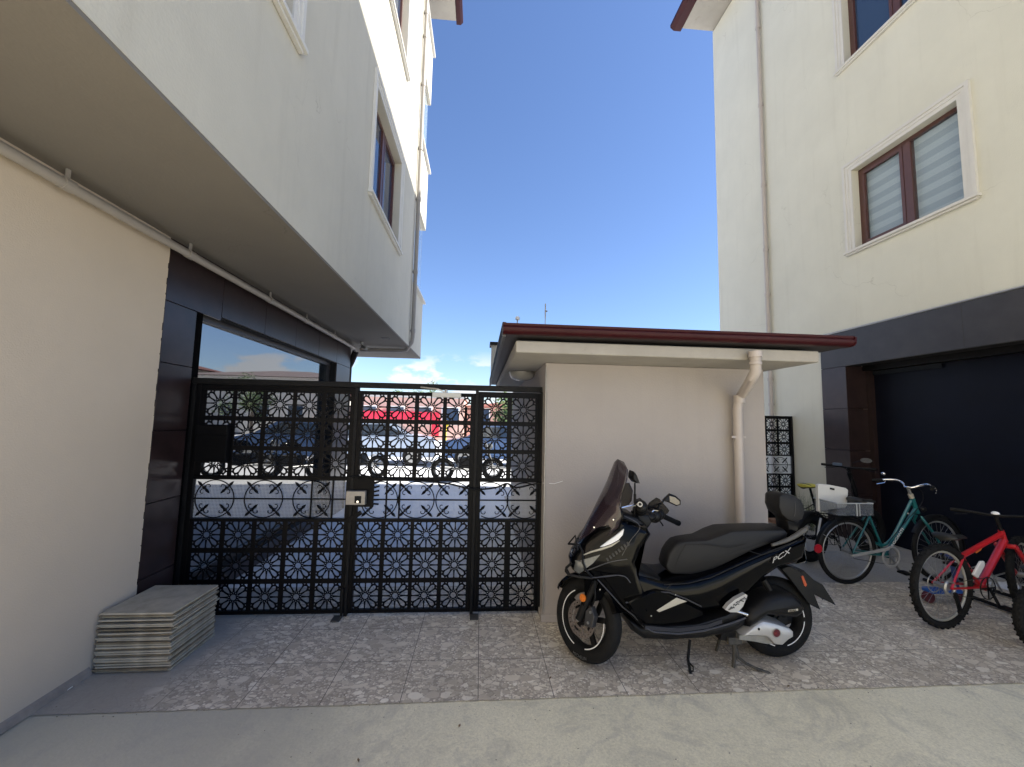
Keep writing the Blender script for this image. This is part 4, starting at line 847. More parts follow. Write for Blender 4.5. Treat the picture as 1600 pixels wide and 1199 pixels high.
# stands
s1 = obj('side_stand', M().tube([P(1078, 1000, -.13), P(1075, 1030, -.18), (1.33, SY - .22, .03)], .009, 8).tube([P(1075, 1034, -.19), P(1083, 1042, -.22), P(1083, 1049, -.22), P(1076, 1049, -.22)], .005, 8), dustblack, sco, smooth=True)
gx = P(1147, 997, -.1)
obj('centre_stand', M().tube([P(1146, 995, -.12), P(1148, 1020, -.12), P(1146, 1043, -.12)], [.016, .014, .011], 8).tube([P(1124, 1000, .05), P(1119, 1018, .08)], .010, 8)
    .tube([P(1150, 1012, -.12), P(1153, 1027, -.13), P(1166, 1037, -.15), P(1180, 1044, -.16), P(1201, 1052, -.18), P(1213, 1060, -.19)], [.011, .011, .009, .009, .010, .006], 8).box(gx.x - .06, gx.x + .03, SY - .14, SY + .12, gx.z - .02, gx.z + .02), mat('muddy_steel', (.055, .052, .045), .7, var=.4, vs=30), sco, smooth=True)
# headlamp, vents, nose lamps
hl = QL([(938, 855), (950, 846), (963, 837), (975, 827), (973, 836), (966, 844), (955, 850), (944, 854)])
obj('headlight_strip', M().prism(hl, (0, 0, 0), (0, .03, 0)), whitep, sco)
obj('headlight_trim', M().tube(QL([(910, 868), (925, 862), (940, 858), (955, 853), (968, 845)], .208), [.003, .006, .008, .007, .003], 8), cream, sco, smooth=True)
obj('headlight', M().prism(QL([(911, 875), (938, 867), (926, 881), (915, 889), (910, 885)]), (0, 0, 0), (0, .03, 0)), greyl, sco)
obj('headlight', TM().puff(PL([(895, 871), (908, 866), (910, 886), (902, 893), (894, 889)], -.03), SY, prof(.215, .02, .5)), greyl, sco, smooth=True)
m = M()
for k in range(8):
    x, y = 947 + k * 4.6, 873 - k * 3.5; m.prism(QL([(x, y), (x + 2.2, y - 1.5), (x + 5, y + 3), (x + 2.8, y + 4.6)], .208), (0, 0, 0), (0, .02, 0))
obj('fairing_vents', m, mat('vent_grey', (.035, .035, .035), .5), sco)
obj('fairing_crease', M().tube(QL([(914, 893), (932, 886), (955, 878), (980, 874)], .203), .003, 5, smoothn=4).tube(QL([(930, 903), (950, 900), (966, 899), (978, 902), (985, 911)], .203), .003, 5, smoothn=4).tube(QL([(975, 806), (1000, 822), (985, 845), (972, 868)], .203), .0025, 5, smoothn=4), mat('satin_crease', (.06, .06, .065), .3), sco)
m = M()
for x, y, d in ((928, 824, .205), (958, 812, .215), (937, 921, .2), ): m.disc(Q(x, y, d), .0045, -.006, .004, 12)
for x, y, d in ((1055, 929, -.2), (1017, 962, -.23)): m.disc(P(x, y, d - .02), .0045, -.006, .004, 12)
obj('screen_bolts', m, chrome, sco)
# windscreen: a curved sheet
cl_ = [(899, 856), (905, 842), (915, 822), (926, 802), (936, 784), (945, 768), (952, 752), (957, 736), (962, 722), (965, 717.5)]
ed_ = [(935, 850), (950, 838), (966, 824), (971, 806), (968, 792), (971, 777), (976, 763), (980, 748), (981, 734), (975, 722)]
wd_ = [.12, .15, .175, .185, .185, .18, .17, .155, .13, .05]
rs = []
for (a, b, wv) in zip(cl_, ed_, wd_):
    c0 = P(a[0], a[1], 0); e0 = P(b[0], b[1], -wv)
    row = []
    for k in range(-8, 9):
        u = k / 8; p = Vector((c0.x + (e0.x - c0.x) * abs(u) ** 2.0, SY + wv * u, c0.z + (e0.z - c0.z) * abs(u) ** 2.0)); row.append(p)
    rs.append(row)
m = M(); n = 17
m.add([p for r in rs for p in r], [(i * n + j, i * n + j + 1, (i + 1) * n + j + 1, (i + 1) * n + j) for i in range(len(rs) - 1) for j in range(n - 1)])
ws = obj('windscreen', m, smoke, sco, smooth=True)
sd = ws.modifiers.new('solid', 'SOLIDIFY'); sd.thickness = .004
rs2 = [[p + Vector((.010, 0, -.004)) for p in r] for r in rs[:5]]
m = M(); m.add([p for r in rs2 for p in r], [(i * n + j, i * n + j + 1, (i + 1) * n + j + 1, (i + 1) * n + j) for i in range(4) for j in range(n - 1)])
ib = obj('screen_base', m, blackp, sco, smooth=True); ib.modifiers.new('solid', 'SOLIDIFY').thickness = .004
obj('dashboard', M().puff(PL([(950, 806), (968, 795), (985, 800), (1003, 816), (1000, 826), (970, 830)], 0), SY, prof(.13, .02, .6)), blackpl, sco, smooth=True)
# crash bars
cbm = M()
cbm.tube([P(888, 850, -.05), P(899, 837, -.09), P(901, 850, -.11), P(903, 860, -.12)], .0055, 8).tube([P(888, 850, -.05), P(905, 851, -.12), Q(910, 862, .235), Q(911, 880, .235), Q(916, 892, .23), Q(926, 902, .215)], .0065, 8)
cbm.tube([P(893, 880, -.10), P(885, 887, -.09), P(884, 893, -.08), P(888, 898, -.09), P(905, 902, -.13), P(926, 904, -.14)], .008, 8)
cbm.tube([P(888, 850, .05), P(899, 837, .08), P(903, 860, .08)], .0055, 8).tube([P(893, 880, .06), P(885, 888, .06), P(890, 898, .07), P(926, 904, .10)], .008, 8)
cbm.tube([P(888, 850, -.05), P(888, 850, .05)], .0055, 8).tube([P(884, 891, -.08), P(885, 889, .06)], .008, 8)
obj('crash_bar', cbm, blackpl, sco, smooth=True)
# handlebar, turned right: the near grip points at the viewer, the far one to the right
hb = M().tube([P(1000, 789, -.20), P(1000, 793, -.12), P(1002, 800, -.03), P(1008, 803, .02), P(1020, 803, .10), P(1032, 808, .16)], .011, 10, smoothn=4)
h0 = obj('handlebar', hb, blackpl, sco, smooth=True)
obj('grip', M().tube([P(1000, 788, -.27), P(1000, 792, -.15)], .017, 14), tyre, h0, smooth=True)
obj('bar_end', M().tube([P(1000, 788.2, -.285), P(1000, 788.5, -.270)], .016, 18), dullm, h0, smooth=True)
obj('bar_end_cap', M().tube([P(1000, 788.2, -.287), P(1000, 788.2, -.28)], .009, 12), blackpl, h0)
obj('switch_box', M().ell(P(1001, 792, -.13), .045, .05, .045).ell(P(1000, 797, -.05), .05, .05, .04), blackpl, h0, smooth=True)
obj('grip', M().tube([P(1026, 802, .12), P(1058, 817, .24)], .018, 14).tube([P(1057, 816.5, .238), P(1060.5, 818, .25)], .020, 14), tyre, h0, smooth=True)
obj('brake_lever', M().tube([P(1018, 812, .08), P(1030, 813, .11), P(1035, 820, .13), P(1036, 822, .13)], .005, 8), blackpl, h0)
obj('switch_box', M().ell(P(1022, 806, .10), .055, .05, .05).ell(P(1030, 804, .12), .04, .04, .04).ell(P(1014, 807, .04), .05, .05, .035), blackpl, h0, smooth=True)
obj('chrome_collar', M().tube([P(1017, 802, .06), P(1021, 798, .07), P(1028, 799, .08)], .006, 8), chrome, h0, smooth=True)
obj('steering_head', M().puff(PL([(990, 800), (1008, 800), (1014, 812), (1006, 824), (988, 820)], 0), SY, prof(.07, .015, .6)), blackpl, sco, smooth=True)
g1 = PL([(977, 755), (981, 755), (986.5, 767), (984.5, 783), (980, 789), (970, 793), (971, 771)], -.22)
obj('hand_guard', M().prism(g1, (0, 0, 0), (.012, .004, 0)), handg, h0)
obj('guard_arm', M().tube([P(971, 793.5, -.22), P(983, 791, -.20), P(996, 789, -.18)], .006, 8), chrome, h0)
g2 = PL([(1027, 778), (1031, 780), (1046, 798), (1043, 803), (1032, 808), (1011, 796), (1016, 786)], .17)
obj('hand_guard', M().prism(g2, (0, 0, 0), (-.004, .012, 0)), handg, h0)
mi = obj('mirror', M().puff(PL([(988, 736), (990, 737), (994, 744), (998, 755), (991, 754), (986, 748), (986, 741)], -.20), SY - .20, [(-.03, .008), (-.02, 0), (.05, 0), (.06, .008)]), blackpl, h0, smooth=True)
obj('mirror_glass', M().prism([P(990.5, 738, -.225), P(998.5, 754.5, -.225), P(998.5, 754.5, -.145), P(990.5, 738, -.145)], (0, 0, 0), (.002, 0, .001)), chrome, mi)
obj('mirror_stem', M().tube([P(992, 755, -.19), P(992, 780, -.18), P(991, 806, -.12)], .0055, 8).tube([P(992, 772, -.18), P(992, 786, -.18)], .009, 8), blackpl, h0, smooth=True)
mi = obj('mirror', M().puff(PL([(1036, 782.5), (1047, 771.5), (1056, 775), (1063.5, 782), (1063.5, 789), (1057, 791), (1046, 786)], .20), SY + .20, [(-.004, .004), (0, 0), (.02, 0), (.03, .01)]), blackpl, h0, smooth=True)
obj('mirror_glass', M().prism(PL([(1046, 775), (1055, 777.5), (1062, 783.5), (1062, 788), (1057, 789.3), (1046.5, 784)], .192), (0, 0, 0), (0, .003, 0)), mat('mirror_face', (.12, .115, .11), .2, metal=1), mi)
obj('mirror_stem', M().tube([P(1037, 782.5, .2), P(1030, 790, .15), P(1026, 800, .12)], .006, 8), blackpl, h0)
obj('phone_mount', M().puff(PL([(994, 782), (1001, 779), (1007, 786), (1007, 796), (998, 799), (992, 792)], .03), SY + .03, [(-.02, .004), (-.01, 0), (.02, 0)]), blackpl, h0)

# ================================================================== BICYCLES
def bicycle(name, label, x, y, rot, spec):
    """local frame: x ahead from the rear hub, y to the left, z up"""
    t = thing(name, (x, y, 0), label, 'bicycle'); 
    R = spec['R']; TR = spec.get('tr', .022); WB = spec['wb']; pm = spec['paint']; stc = spec.get('steer', 0)
    hub = Vector((0, 0, R)); hf = Vector((WB, 0, R))
    rk = R_(spec.get('rake', 20)); HT = Vector((spec['ht'][0], 0, spec['ht'][1])); HB = Vector((spec['hb'][0], 0, spec['hb'][1]))
    axis = (HT - HB).normalized(); rotm = Matrix.Rotation(R_(stc), 3, axis)
    SF = lambda p: HB + rotm @ (Vector(p) - HB)
    def ob(n, m, mt, par=None, **k): return obj(n, m, mt, par or t, local=True, **k)
    def wheel(nm, c, xf, spokes=28):
        def MM(): q = M(); q.xf = xf; return q
        w_ = ob(nm, MM().wheelring(c, R - TR, TR, n=48, k=10), tyre, smooth=True)
        if spec.get('knob'):
            kn = MM()
            for q in range(64):
                a = 2 * PI * q / 64; d = Vector((math.cos(a), 0, math.sin(a))); tdir = Vector((-d.z, 0, d.x))
                for yy in ((-.014, .002), (.002, .014)) if q % 2 else ((-.024, -.012), (.012, .024)):
                    zz = -.002 if q % 2 else -.006
                    kn.add([Vector(c) + d * (R + zz + e1) + tdir * e2 + Vector((0, e3, 0)) for e1 in (-.006, .0045) for e2, e3 in ((-.006, yy[0]), (.006, yy[0]), (.006, yy[1]), (-.006, yy[1]))], [(0, 1, 2, 3), (4, 5, 6, 7), (0, 1, 5, 4), (1, 2, 6, 5), (2, 3, 7, 6), (3, 0, 4, 7)])
            ob('tread', kn, tyre, w_)
        ob('rim', MM().wheelring(c, R - 2 * TR - .006, .010, n=48, k=8), spec.get('rim', dullm), w_, smooth=True)
        m = MM(); 
        for k in range(spokes):
            a = 2 * PI * k / spokes; b = a + (.5 if k % 2 else -.5); s = .028 if k % 4 < 2 else -.028
            m.tube([c + Vector((.02 * math.cos(b), s, .02 * math.sin(b))), c + Vector(((R - 2 * TR - .01) * math.cos(a), 0, (R - 2 * TR - .01) * math.sin(a)))], .0011, 4)
        ob('spokes', m, dullm, w_); ob('hub', MM().disc(c, .022, -.045, .045, 16), spec.get('hubm', dullm), w_, smooth=True)
        return w_
    wheel('rear_wheel', hub, None); wheel('front_wheel', hf, SF)
    BBp = Vector((spec['bb'][0], 0, spec['bb'][1])); STt = Vector((spec['st'][0], 0, spec['st'][1]))
    m = M()
    m.tube([HT, HB], .020, 12)
    for path, r in spec['tubes']: m.tube([Vector((a, 0, b)) for a, b in path], r, 12, smoothn=4 if len(path) > 2 else 0)
    m.tube([BBp + Vector((0, -.035, 0)), BBp + Vector((0, .035, 0))], .024, 14)
    fr_ = ob('frame', m, pm, smooth=True)
    m = M()
    for s in (-1, 1):
        m.tube([BBp + Vector((0, .03 * s, 0)), hub + Vector((0, .06 * s, 0))], .009, 8); 
        if spec.get('stays', True): m.tube([STt + Vector((0, .02 * s, -.03)), hub + Vector((0, .06 * s, 0))], .008, 8)
    ob('stays', m, pm, smooth=True)
    m = M(); m.xf = SF; fc = HB + (HB - HT).normalized() * .03
    if spec.get('sus'):
        for s in (-1, 1): m.tube([fc + Vector((0, .055 * s, 0)), fc.lerp(hf, .45) + Vector((0, .055 * s, 0)), hf + Vector((0, .055 * s, 0))], [.017, .017, .021], 10)
        m.tube([fc + Vector((0, -.06, 0)), fc + Vector((0, .06, 0))], .02, 10)
    else:
        for s in (-1, 1): m.tube([fc + Vector((0, .02 * s, 0)), fc + Vector((.01, .055 * s, -.06)), fc.lerp(hf, .6) + Vector((0.0, .055 * s, 0)), hf + Vector((0, .055 * s, 0))], [.013, .013, .011, .009], 10)
    ob('fork', m, spec.get('forkm', pm), smooth=True)
    # bars
    bt = Vector((spec['bar'][0], 0, spec['bar'][1])); hw = spec.get('hw', .3)
    m = M(); m.xf = SF; m.tube([HT, HT.lerp(bt, .6), bt], spec.get('stemr', .014), 10)
    ob('stem', m, spec.get('stemm', blackpl), smooth=True)
    q = M(); q.xf = SF
    for s in (-1, 1): q.tube([bt] + [bt + Vector((a, s * b, c)) for a, b, c in spec['barpath']], .0115, 10, smoothn=4)
    h = ob('handlebar', q, spec.get('barm', blackpl), smooth=True)
    e0, e1 = spec['barpath'][-2], spec['barpath'][-1]
    for s in (-1, 1):
        g_ = M(); g_.xf = SF; a = bt + Vector((e0[0], s * e0[1], e0[2])); b = bt + Vector((e1[0], s * e1[1], e1[2])); g_.tube([a.lerp(b, .2), b + (b - a) * .05], .016, 10)
        ob('grip', g_, tyre, h, smooth=True)
        lv = M(); lv.xf = SF; lv.tube([a + Vector((.02, 0, -.005)), a.lerp(b, .3) + Vector((.05, 0, -.03)), b + Vector((.045, 0, -.04))], .005, 6); ob('brake_lever', lv, spec.get('leverm', blackpl), h)
    # saddle
    sa = Vector((spec['sad'][0], 0, spec['sad'][1])); L_ = .27
    m = M(); rs = []
    for u, w_, zz, th_ in ((0, .03, -.01, .03), (.04, .07, .006, .045), (.12, .085, .012, .055), (.35, .07, .004, .05), (.6, .035, -.004, .04), (.85, .022, -.002, .032), (1, .012, -.012, .02)):
        rs.append([sa + Vector((-.11 + u * L_, w_ * math.cos(a), zz + th_ * .5 * math.sin(a) * (1 if math.sin(a) > 0 else .9) - .01)) for a in [2 * PI * k / 14 for k in range(14)]])
    ob('saddle', m.rings(rs), spec.get('sadm', saddlem), smooth=True)
    ob('seat_post', M().tube([STt, sa + Vector((.01, 0, -.03))], .013, 10), spec.get('postm', blackpl), smooth=True)
    # drive
    ck_ = ob('crank', M().wheelring(BBp + Vector((0, -.05, 0)), spec.get('cr', .085), .004, n=32, k=6).bar(BBp + Vector((0, -.062, 0)), BBp + Vector((.09, -.062, -.14)), .018, .012).bar(BBp + Vector((0, .05, 0)), BBp + Vector((-.09, .05, .14)), .018, .012)
        .bar(BBp + Vector((-.08, -.05, 0)), BBp + Vector((.08, -.05, 0)), .012, .004).bar(BBp + Vector((0, -.05, -.08)), BBp + Vector((0, -.05, .08)), .012, .004), spec.get('crm', dullm))
    ob('pedal', M().box(BBp.x + .05, BBp.x + .13, -.16, -.07, BBp.z - .15, BBp.z - .13), blackpl, ck_, bevel=.003); ob('pedal', M().box(BBp.x - .13, BBp.x - .05, .07, .16, BBp.z + .13, BBp.z + .15), blackpl, ck_, bevel=.003)
    m = M(); cr_ = spec.get('cr', .085)
    m.tube([BBp + Vector((0, -.05, cr_)), hub + Vector((0, -.05, .035))], .003, 5).tube([BBp + Vector((0, -.05, -cr_)), hub + Vector((.03, -.05, -.06)), hub + Vector((0, -.05, -.035))], .003, 5)
    ob('chain', m, mat('oily_chain', (.03, .028, .025), .5, metal=.5))
    t.rotation_euler = (R_(spec.get('lean', 0)), 0, R_(rot))
    return t, ob, SF, hub, hf, BBp
def fender(ob, nm, c, r, a0, a1, w, mt, xf=None, r_=.0):
    m = M(); m.xf = xf; n = 22; rs = []
    for i in range(n + 1):
        a = R_(a0 + (a1 - a0) * i / n)
        rs.append([Vector(c) + Vector((math.cos(a) * rr, y, math.sin(a) * rr)) for rr, y in ((r - .012, -w), (r, -w * .8), (r + .006, 0), (r, w * .8), (r - .012, w), (r - .002, 0))])
    return ob(nm, m.rings(rs), mt, smooth=True)
# teal city bicycle
tb, ob, SF, hub, hf, BB = bicycle('bicycle', 'teal step-through city bicycle with chrome handlebar and a plastic crate on its rear rack', 3.70, 3.98, 3,
    dict(R=.325, wb=1.06, paint=teal, steer=4, ht=(.77, .84), hb=(.83, .69), bb=(.43, .28), st=(.245, .70), bar=(.72, .955), lean=2,
         tubes=[([(.76, .82), (.60, .56), (.50, .42), (.40, .37), (.325, .40)], .014), ([(.815, .75), (.62, .50), (.43, .28)], .016), ([(.245, .70), (.43, .28)], .013)],
         barpath=[(.01, .03, .0), (.05, .07, .025), (.06, .14, .05), (.0, .22, .045), (-.09, .27, .03)], barm=chrome, leverm=chrome, stemm=dullm, sad=(.17, .83), forkm=teal, crm=dullm, rim=galv))
obj('headset', M().tube([(.765, 0, .845), (.75, 0, .885)], .022, 12), cream, tb, local=True, smooth=True)
fender(ob, 'mudguard', hub, .345, 15, 185, .026, blackpl); fender(ob, 'mudguard', hf, .345, -15, 150, .026, blackpl, SF)
0 and ob('reflector', M().rings([[hub + Vector((-.385 + dx, .042 * math.cos(a), .06 + .042 * math.sin(a))) for a in [2 * PI * k / 20 for k in range(20)]] for dx in (-.004, .004)]), redref)
ob('reflector_disc', M().disc((-.37, 0, .37), .042, -.055, -.045, 20), redref)
ob('mudguard_stay', M().tube([(-.29, -.03, .50), (0, -.05, .325)], .003, 5).tube([(-.36, -.03, .34), (0, -.05, .325)], .003, 5), dullm)
ob('chain_guard', M().wheelring((BB.x, -.065, BB.z), .095, .012, n=32, k=8, squash=.5).rings([[Vector((x, y, z)) for x, z in ((-.02, .31), (.40, .375), (.40, .345), (-.02, .285))] for y in (-.075, -.060)]), mat('grey_guard', (.33, .33, .32), .5), bevel=.002)
rk = M()
for s in (-1, 1): rk.tube([(-.30, .06 * s, .68), (.17, .06 * s, .68)], .005, 6).tube([(-.10, .06 * s, .68), (0, .06 * s, .325)], .004, 6).tube([(-.2, .06 * s, .68), (0, .06 * s, .325)], .004, 6)
for x in (-.28, -.18, -.08, .02, .12): rk.tube([(x, -.06, .68), (x, .06, .68)], .004, 6)
ob('rear_rack', rk, dustblack)
ob('cable', M().tube([(.74, -.05, .98), (.82, -.06, .90), (.83, -.03, .78), (.66, -.01, .60), (.45, -.02, .40)], .0035, 5, smoothn=5), blackpl)
ob('bell', M().ell((.72, .24, 1.055), .022, .022, .018), chrome)
ob('lamp', M().ell((.90, 0, .73), .03, .025, .025), blackpl); 
m = M(); text_on(m, 'ROCANTI', (.50, -.0195, .355), (.20, 0, .265), (-1, 0, 1), .038, depth=.001, stretch=1.35, bold=.001); text_on(m, 'R', (.70, -.0175, .68), (.15, 0, .24), (-1, 0, 1), .03, depth=.001)
ob('frame_lettering', m, whitepaint)
# crate on the rack, a thing of its own, with a white board in it
cz = .695
crt = thing('plastic_crate', (3.66, 3.97, cz), 'clear grey plastic crate strapped on the rear rack of the teal bicycle', 'crate')
x0, x1, y0, y1 = 3.50, 3.88, 3.84, 4.12
obj('crate_body', M().box(x0, x1, y0, y1, cz, cz + .006).box(x0, x1, y0, y0 + .005, cz + .006, cz + .12).box(x0, x1, y1 - .005, y1, cz + .006, cz + .12).box(x0, x0 + .005, y0 + .005, y1 - .005, cz + .006, cz + .12).box(x1 - .005, x1, y0 + .005, y1 - .005, cz + .006, cz + .12), clearp, crt)
obj('rim', M().tube([(x0, y0, cz + .12), (x1, y0, cz + .12), (x1, y1, cz + .12), (x0, y1, cz + .12), (x0, y0, cz + .12)], .006, 6).tube([(3.70, y0 - .006, cz), (3.70, y0 - .006, cz + .12)], .006, 6).tube([(3.73, y0 - .006, cz), (3.73, y0 - .006, cz + .12)], .004, 6), mat('pale_plastic', (.42, .44, .45), .4), crt)
wb = M(); q = [(1278, 758), (1282, 756.5), (1300, 758.5), (1322, 763), (1325.5, 766), (1324, 790), (1321, 794), (1300, 796), (1279, 800)]
wbp = [at(x, y, 4.05) for x, y in q]; wb.prism(wbp, (0, 0, 0), (0, .035, 0))
b0 = tag(obj('plastic_board', wb, boardm, bevel=.005), 'white plastic board with a dark handle slot standing in the crate on the teal bicycle', 'board')
hs = M().prism([at(x, y, 4.046) for x, y in ((1297, 762), (1304, 763.5), (1304, 766.5), (1297, 765))], (0, 0, 0), (0, .004, 0))
so_ = obj('handle_slot', hs, blackpl, b0)
# folding bicycle with fat tyres and a yellow saddle cover
yb, ob, SF, hub, hf, BB = bicycle('bicycle', 'black fat-tyred folding bicycle with a yellow edged saddle and a tall handlebar with a mirror', 3.86, 4.62, 16,
    dict(R=.275, tr=.05, wb=1.08, paint=blackpl, steer=0, ht=(.88, .62), hb=(.92, .48), bb=(.34, .26), st=(.12, .58), bar=(.74, 1.06), stemr=.021,
         tubes=[([(.90, .55), (.50, .42), (.12, .50)], .028), ([(.12, .58), (.34, .26)], .018), ([(.90, .55), (.84, .80), (.74, 1.0)], .024)],
         barpath=[(.0, .05, .0), (0, .15, .005), (-.01, .30, .01)], sad=(.02, .865), crm=blackpl, rim=blackpl, hubm=blackpl))
ob('saddle_cover', M().rings([[Vector((-.10 + u * .2, w_ * math.cos(a), .868 + t_ * math.sin(a))) for a in [2 * PI * k / 14 for k in range(14)]] for u, w_, t_ in ((0, .05, .016), (.15, .088, .02), (.5, .084, .022), (.85, .055, .018), (1, .03, .010))]), yellow, smooth=True)
fender(ob, 'mudguard', hub, .295, 20, 150, .055, blackpl)
ob('seat_tube_sleeve', M().tube([(.10, -.06, .50), (.03, -.06, .30)], .012, 8), whitepaint, smooth=True)
ob('cables', M().tube([(-.14, 0, .60), (-.02, .02, .60), (.06, -.03, .66), (.14, .0, .60), (.06, .03, .56), (0, 0, .62)], .006, 6, smoothn=5).tube([(.57, -.05, 1.07), (.70, -.06, .98), (.74, -.02, .80), (.80, 0, .6)], .004, 6, smoothn=5), blackpl)
ob('mirror', M().rings([[Vector((.74 + dx, -.20 + .062 * math.cos(a), 1.165 + .030 * math.sin(a))) for a in [2 * PI * k / 16 for k in range(16)]] for dx in (-.004, .006)]), mat('bike_mirror', (.40, .40, .40), .2, metal=.9))
ob('mirror_arm', M().tube([(.74, -.04, 1.06), (.74, -.05, 1.12), (.74, -.14, 1.155)], .005, 6), blackpl)
ob('display', M().box(.72, .76, .08, .17, 1.07, 1.105), mat('blue_grey_display', (.08, .11, .16), .3), bevel=.004)
# red mountain bicycle
mb_, ob, SF, hub, hf, BB = bicycle('bicycle', 'red mountain bicycle with knobbly tyres and a white bottle cage standing in the bike rack', 3.69, 3.11, 9,
    dict(knob=1, R=.322, tr=.027, wb=1.04, paint=redp, steer=12, ht=(.72, .72), hb=(.755, .62), bb=(.42, .29), st=(.22, .555), bar=(.66, .845), sus=True, forkm=redp, stays=True,
         tubes=[([(.72, .69), (.22, .53)], .020), ([(.75, .64), (.42, .29)], .025), ([(.22, .56), (.42, .29)], .015)],
         barpath=[(.0, .05, .0), (.0, .15, .012), (-.02, .26, .018)], sad=(.14, .70), crm=blackpl, rim=mat('pale_rim', (.40, .39, .34), .35, metal=.3)))
ob('bottle_cage', M().rings([[Vector((x, y, z)) for x, z in ((.28, .40), (.38, .50), (.42, .50), (.42, .46), (.33, .37))] for y in (-.045, -.025)]), whitepaint, bevel=.008)
ob('brake_disc', M().wheelring(hub + Vector((0, .05, 0)), .07, .004, n=28, k=6).wheelring(hub + Vector((0, -.05, 0)), .05, .012, n=24, k=6), dullm)
ob('derailleur', M().bar((.02, -.07, .29), (.06, -.07, .15), .02, .02).disc((.06, 0, .15), .025, -.08, -.065, 14), blackpl)
ob('lamp', M().ell((.67, 0, .86), .02, .028, .018), whitep)
ob('cable_lock', M().tube([(.16 + .06 * math.cos(a), .03 + .02 * math.sin(2 * a), .56 + .06 * math.sin(a)) for a in [2 * PI * k / 14 for k in range(14)]], .007, 8, close=True), blackpl, smooth=True)
ob('toptube_decal', M().prism([(.36, -.0208, .565), (.44, -.0208, .595), (.43, -.0208, .578), (.37, -.0208, .556)], (0, 0, 0), (0, .001, 0)), mat('orange_decal', (.6, .16, .03), .4))
# small bicycle cut by the right edge
sb, ob, SF, hub, hf, BB = bicycle('bicycle', 'dark small bicycle whose knobbly rear wheel enters at the right edge of the picture', 4.06, 2.80, 8,
    dict(knob=1, R=.225, tr=.03, wb=.80, paint=mat('dark_blue_paint', (.02, .04, .12), .35), steer=0, ht=(.56, .56), hb=(.59, .47), bb=(.33, .22), st=(.16, .42), bar=(.52, .68),
         tubes=[([(.56, .54), (.17, .42)], .018), ([(.585, .49), (.33, .22)], .02), ([(.16, .42), (.33, .22)], .014)],
         barpath=[(.0, .05, .02), (.0, .15, .05), (-.03, .25, .06)], sad=(.10, .54), crm=blackpl, rim=dullm))
ob('axle_peg', M().bar((-.01, -.05, .225), (-.10, -.12, .16), .016, .016).bar((-.02, .05, .25), (-.16, .02, .22), .012, .012), dustblack)
# bicycle rack
rk = thing('bicycle_rack', (4.75, 3.0, 0), 'low galvanised bicycle rack with bent tube loops under the red bicycle', 'bicycle rack')
obj('base_rail', M().tube([(4.55, 2.6, .03), (4.55, 4.0, .03)], .016, 8).tube([(4.95, 2.6, .03), (4.95, 4.0, .03)], .016, 8), dustblack, rk)
for k in range(7):
    y = 2.7 + k * .19
    obj('loop', M().tube([(4.55, y, .03), (4.62, y, .26), (4.80, y, .30), (4.95, y, .03)], .008, 8), dullm, rk, smooth=True)
# toy scooter behind the red wheel
ts = thing('kick_scooter', (4.2, 3.55, 0), 'small blue and red plastic kick scooter standing behind the red bicycle rear wheel', 'kick scooter')
obj('deck', B(4.06, 4.36, 3.50, 3.60, .09, .125), mat('blue_plastic', (.02, .10, .40), .4), ts, bevel=.01)
obj('wheel', M().disc((4.07, 3.55, .05), .045, -.02, .02), darkred, ts, smooth=True); obj('wheel', M().disc((4.38, 3.55, .05), .045, -.02, .02), darkred, ts, smooth=True)
obj('steering_post', M().tube([(4.37, 3.55, .07), (4.32, 3.55, .40)], .018, 10).tube([(4.32, 3.47, .40), (4.32, 3.63, .40)], .014, 10), mat('dark_blue_plastic', (.03, .05, .16), .4), ts, smooth=True)
# weeds at the foot of the right wall
wd = M()
for k in range(60):
    x, y = 5.08 + rnd.uniform(-.12, .08), 6.15 + rnd.uniform(-.25, .25); z0 = 0; d = Vector((rnd.uniform(-.3, .3), rnd.uniform(-.3, .3), 1)).normalized(); l_ = rnd.uniform(.15, .62)
    wd.tube([(x, y, 0), Vector((x, y, 0)) + d * l_], [.003, .001], 4)
    for q in range(7):
        p = Vector((x, y, 0)) + d * l_ * rnd.uniform(.3, 1); e = Vector((rnd.uniform(-1, 1), rnd.uniform(-1, 1), rnd.uniform(-.2, .6))).normalized() * .035; f_ = e.cross(Vector((0, 0, 1))) * .3
        wd.add([p, p + e * .5 + f_, p + e, p + e * .5 - f_], [(0, 1, 2, 3)])
tag(obj('weed_plant', wd, mat('dry_weed', (.10, .13, .06), .8, var=.3, vs=20)), 'scrawny weeds growing at the foot of the cream wall behind the bicycles', 'weeds')

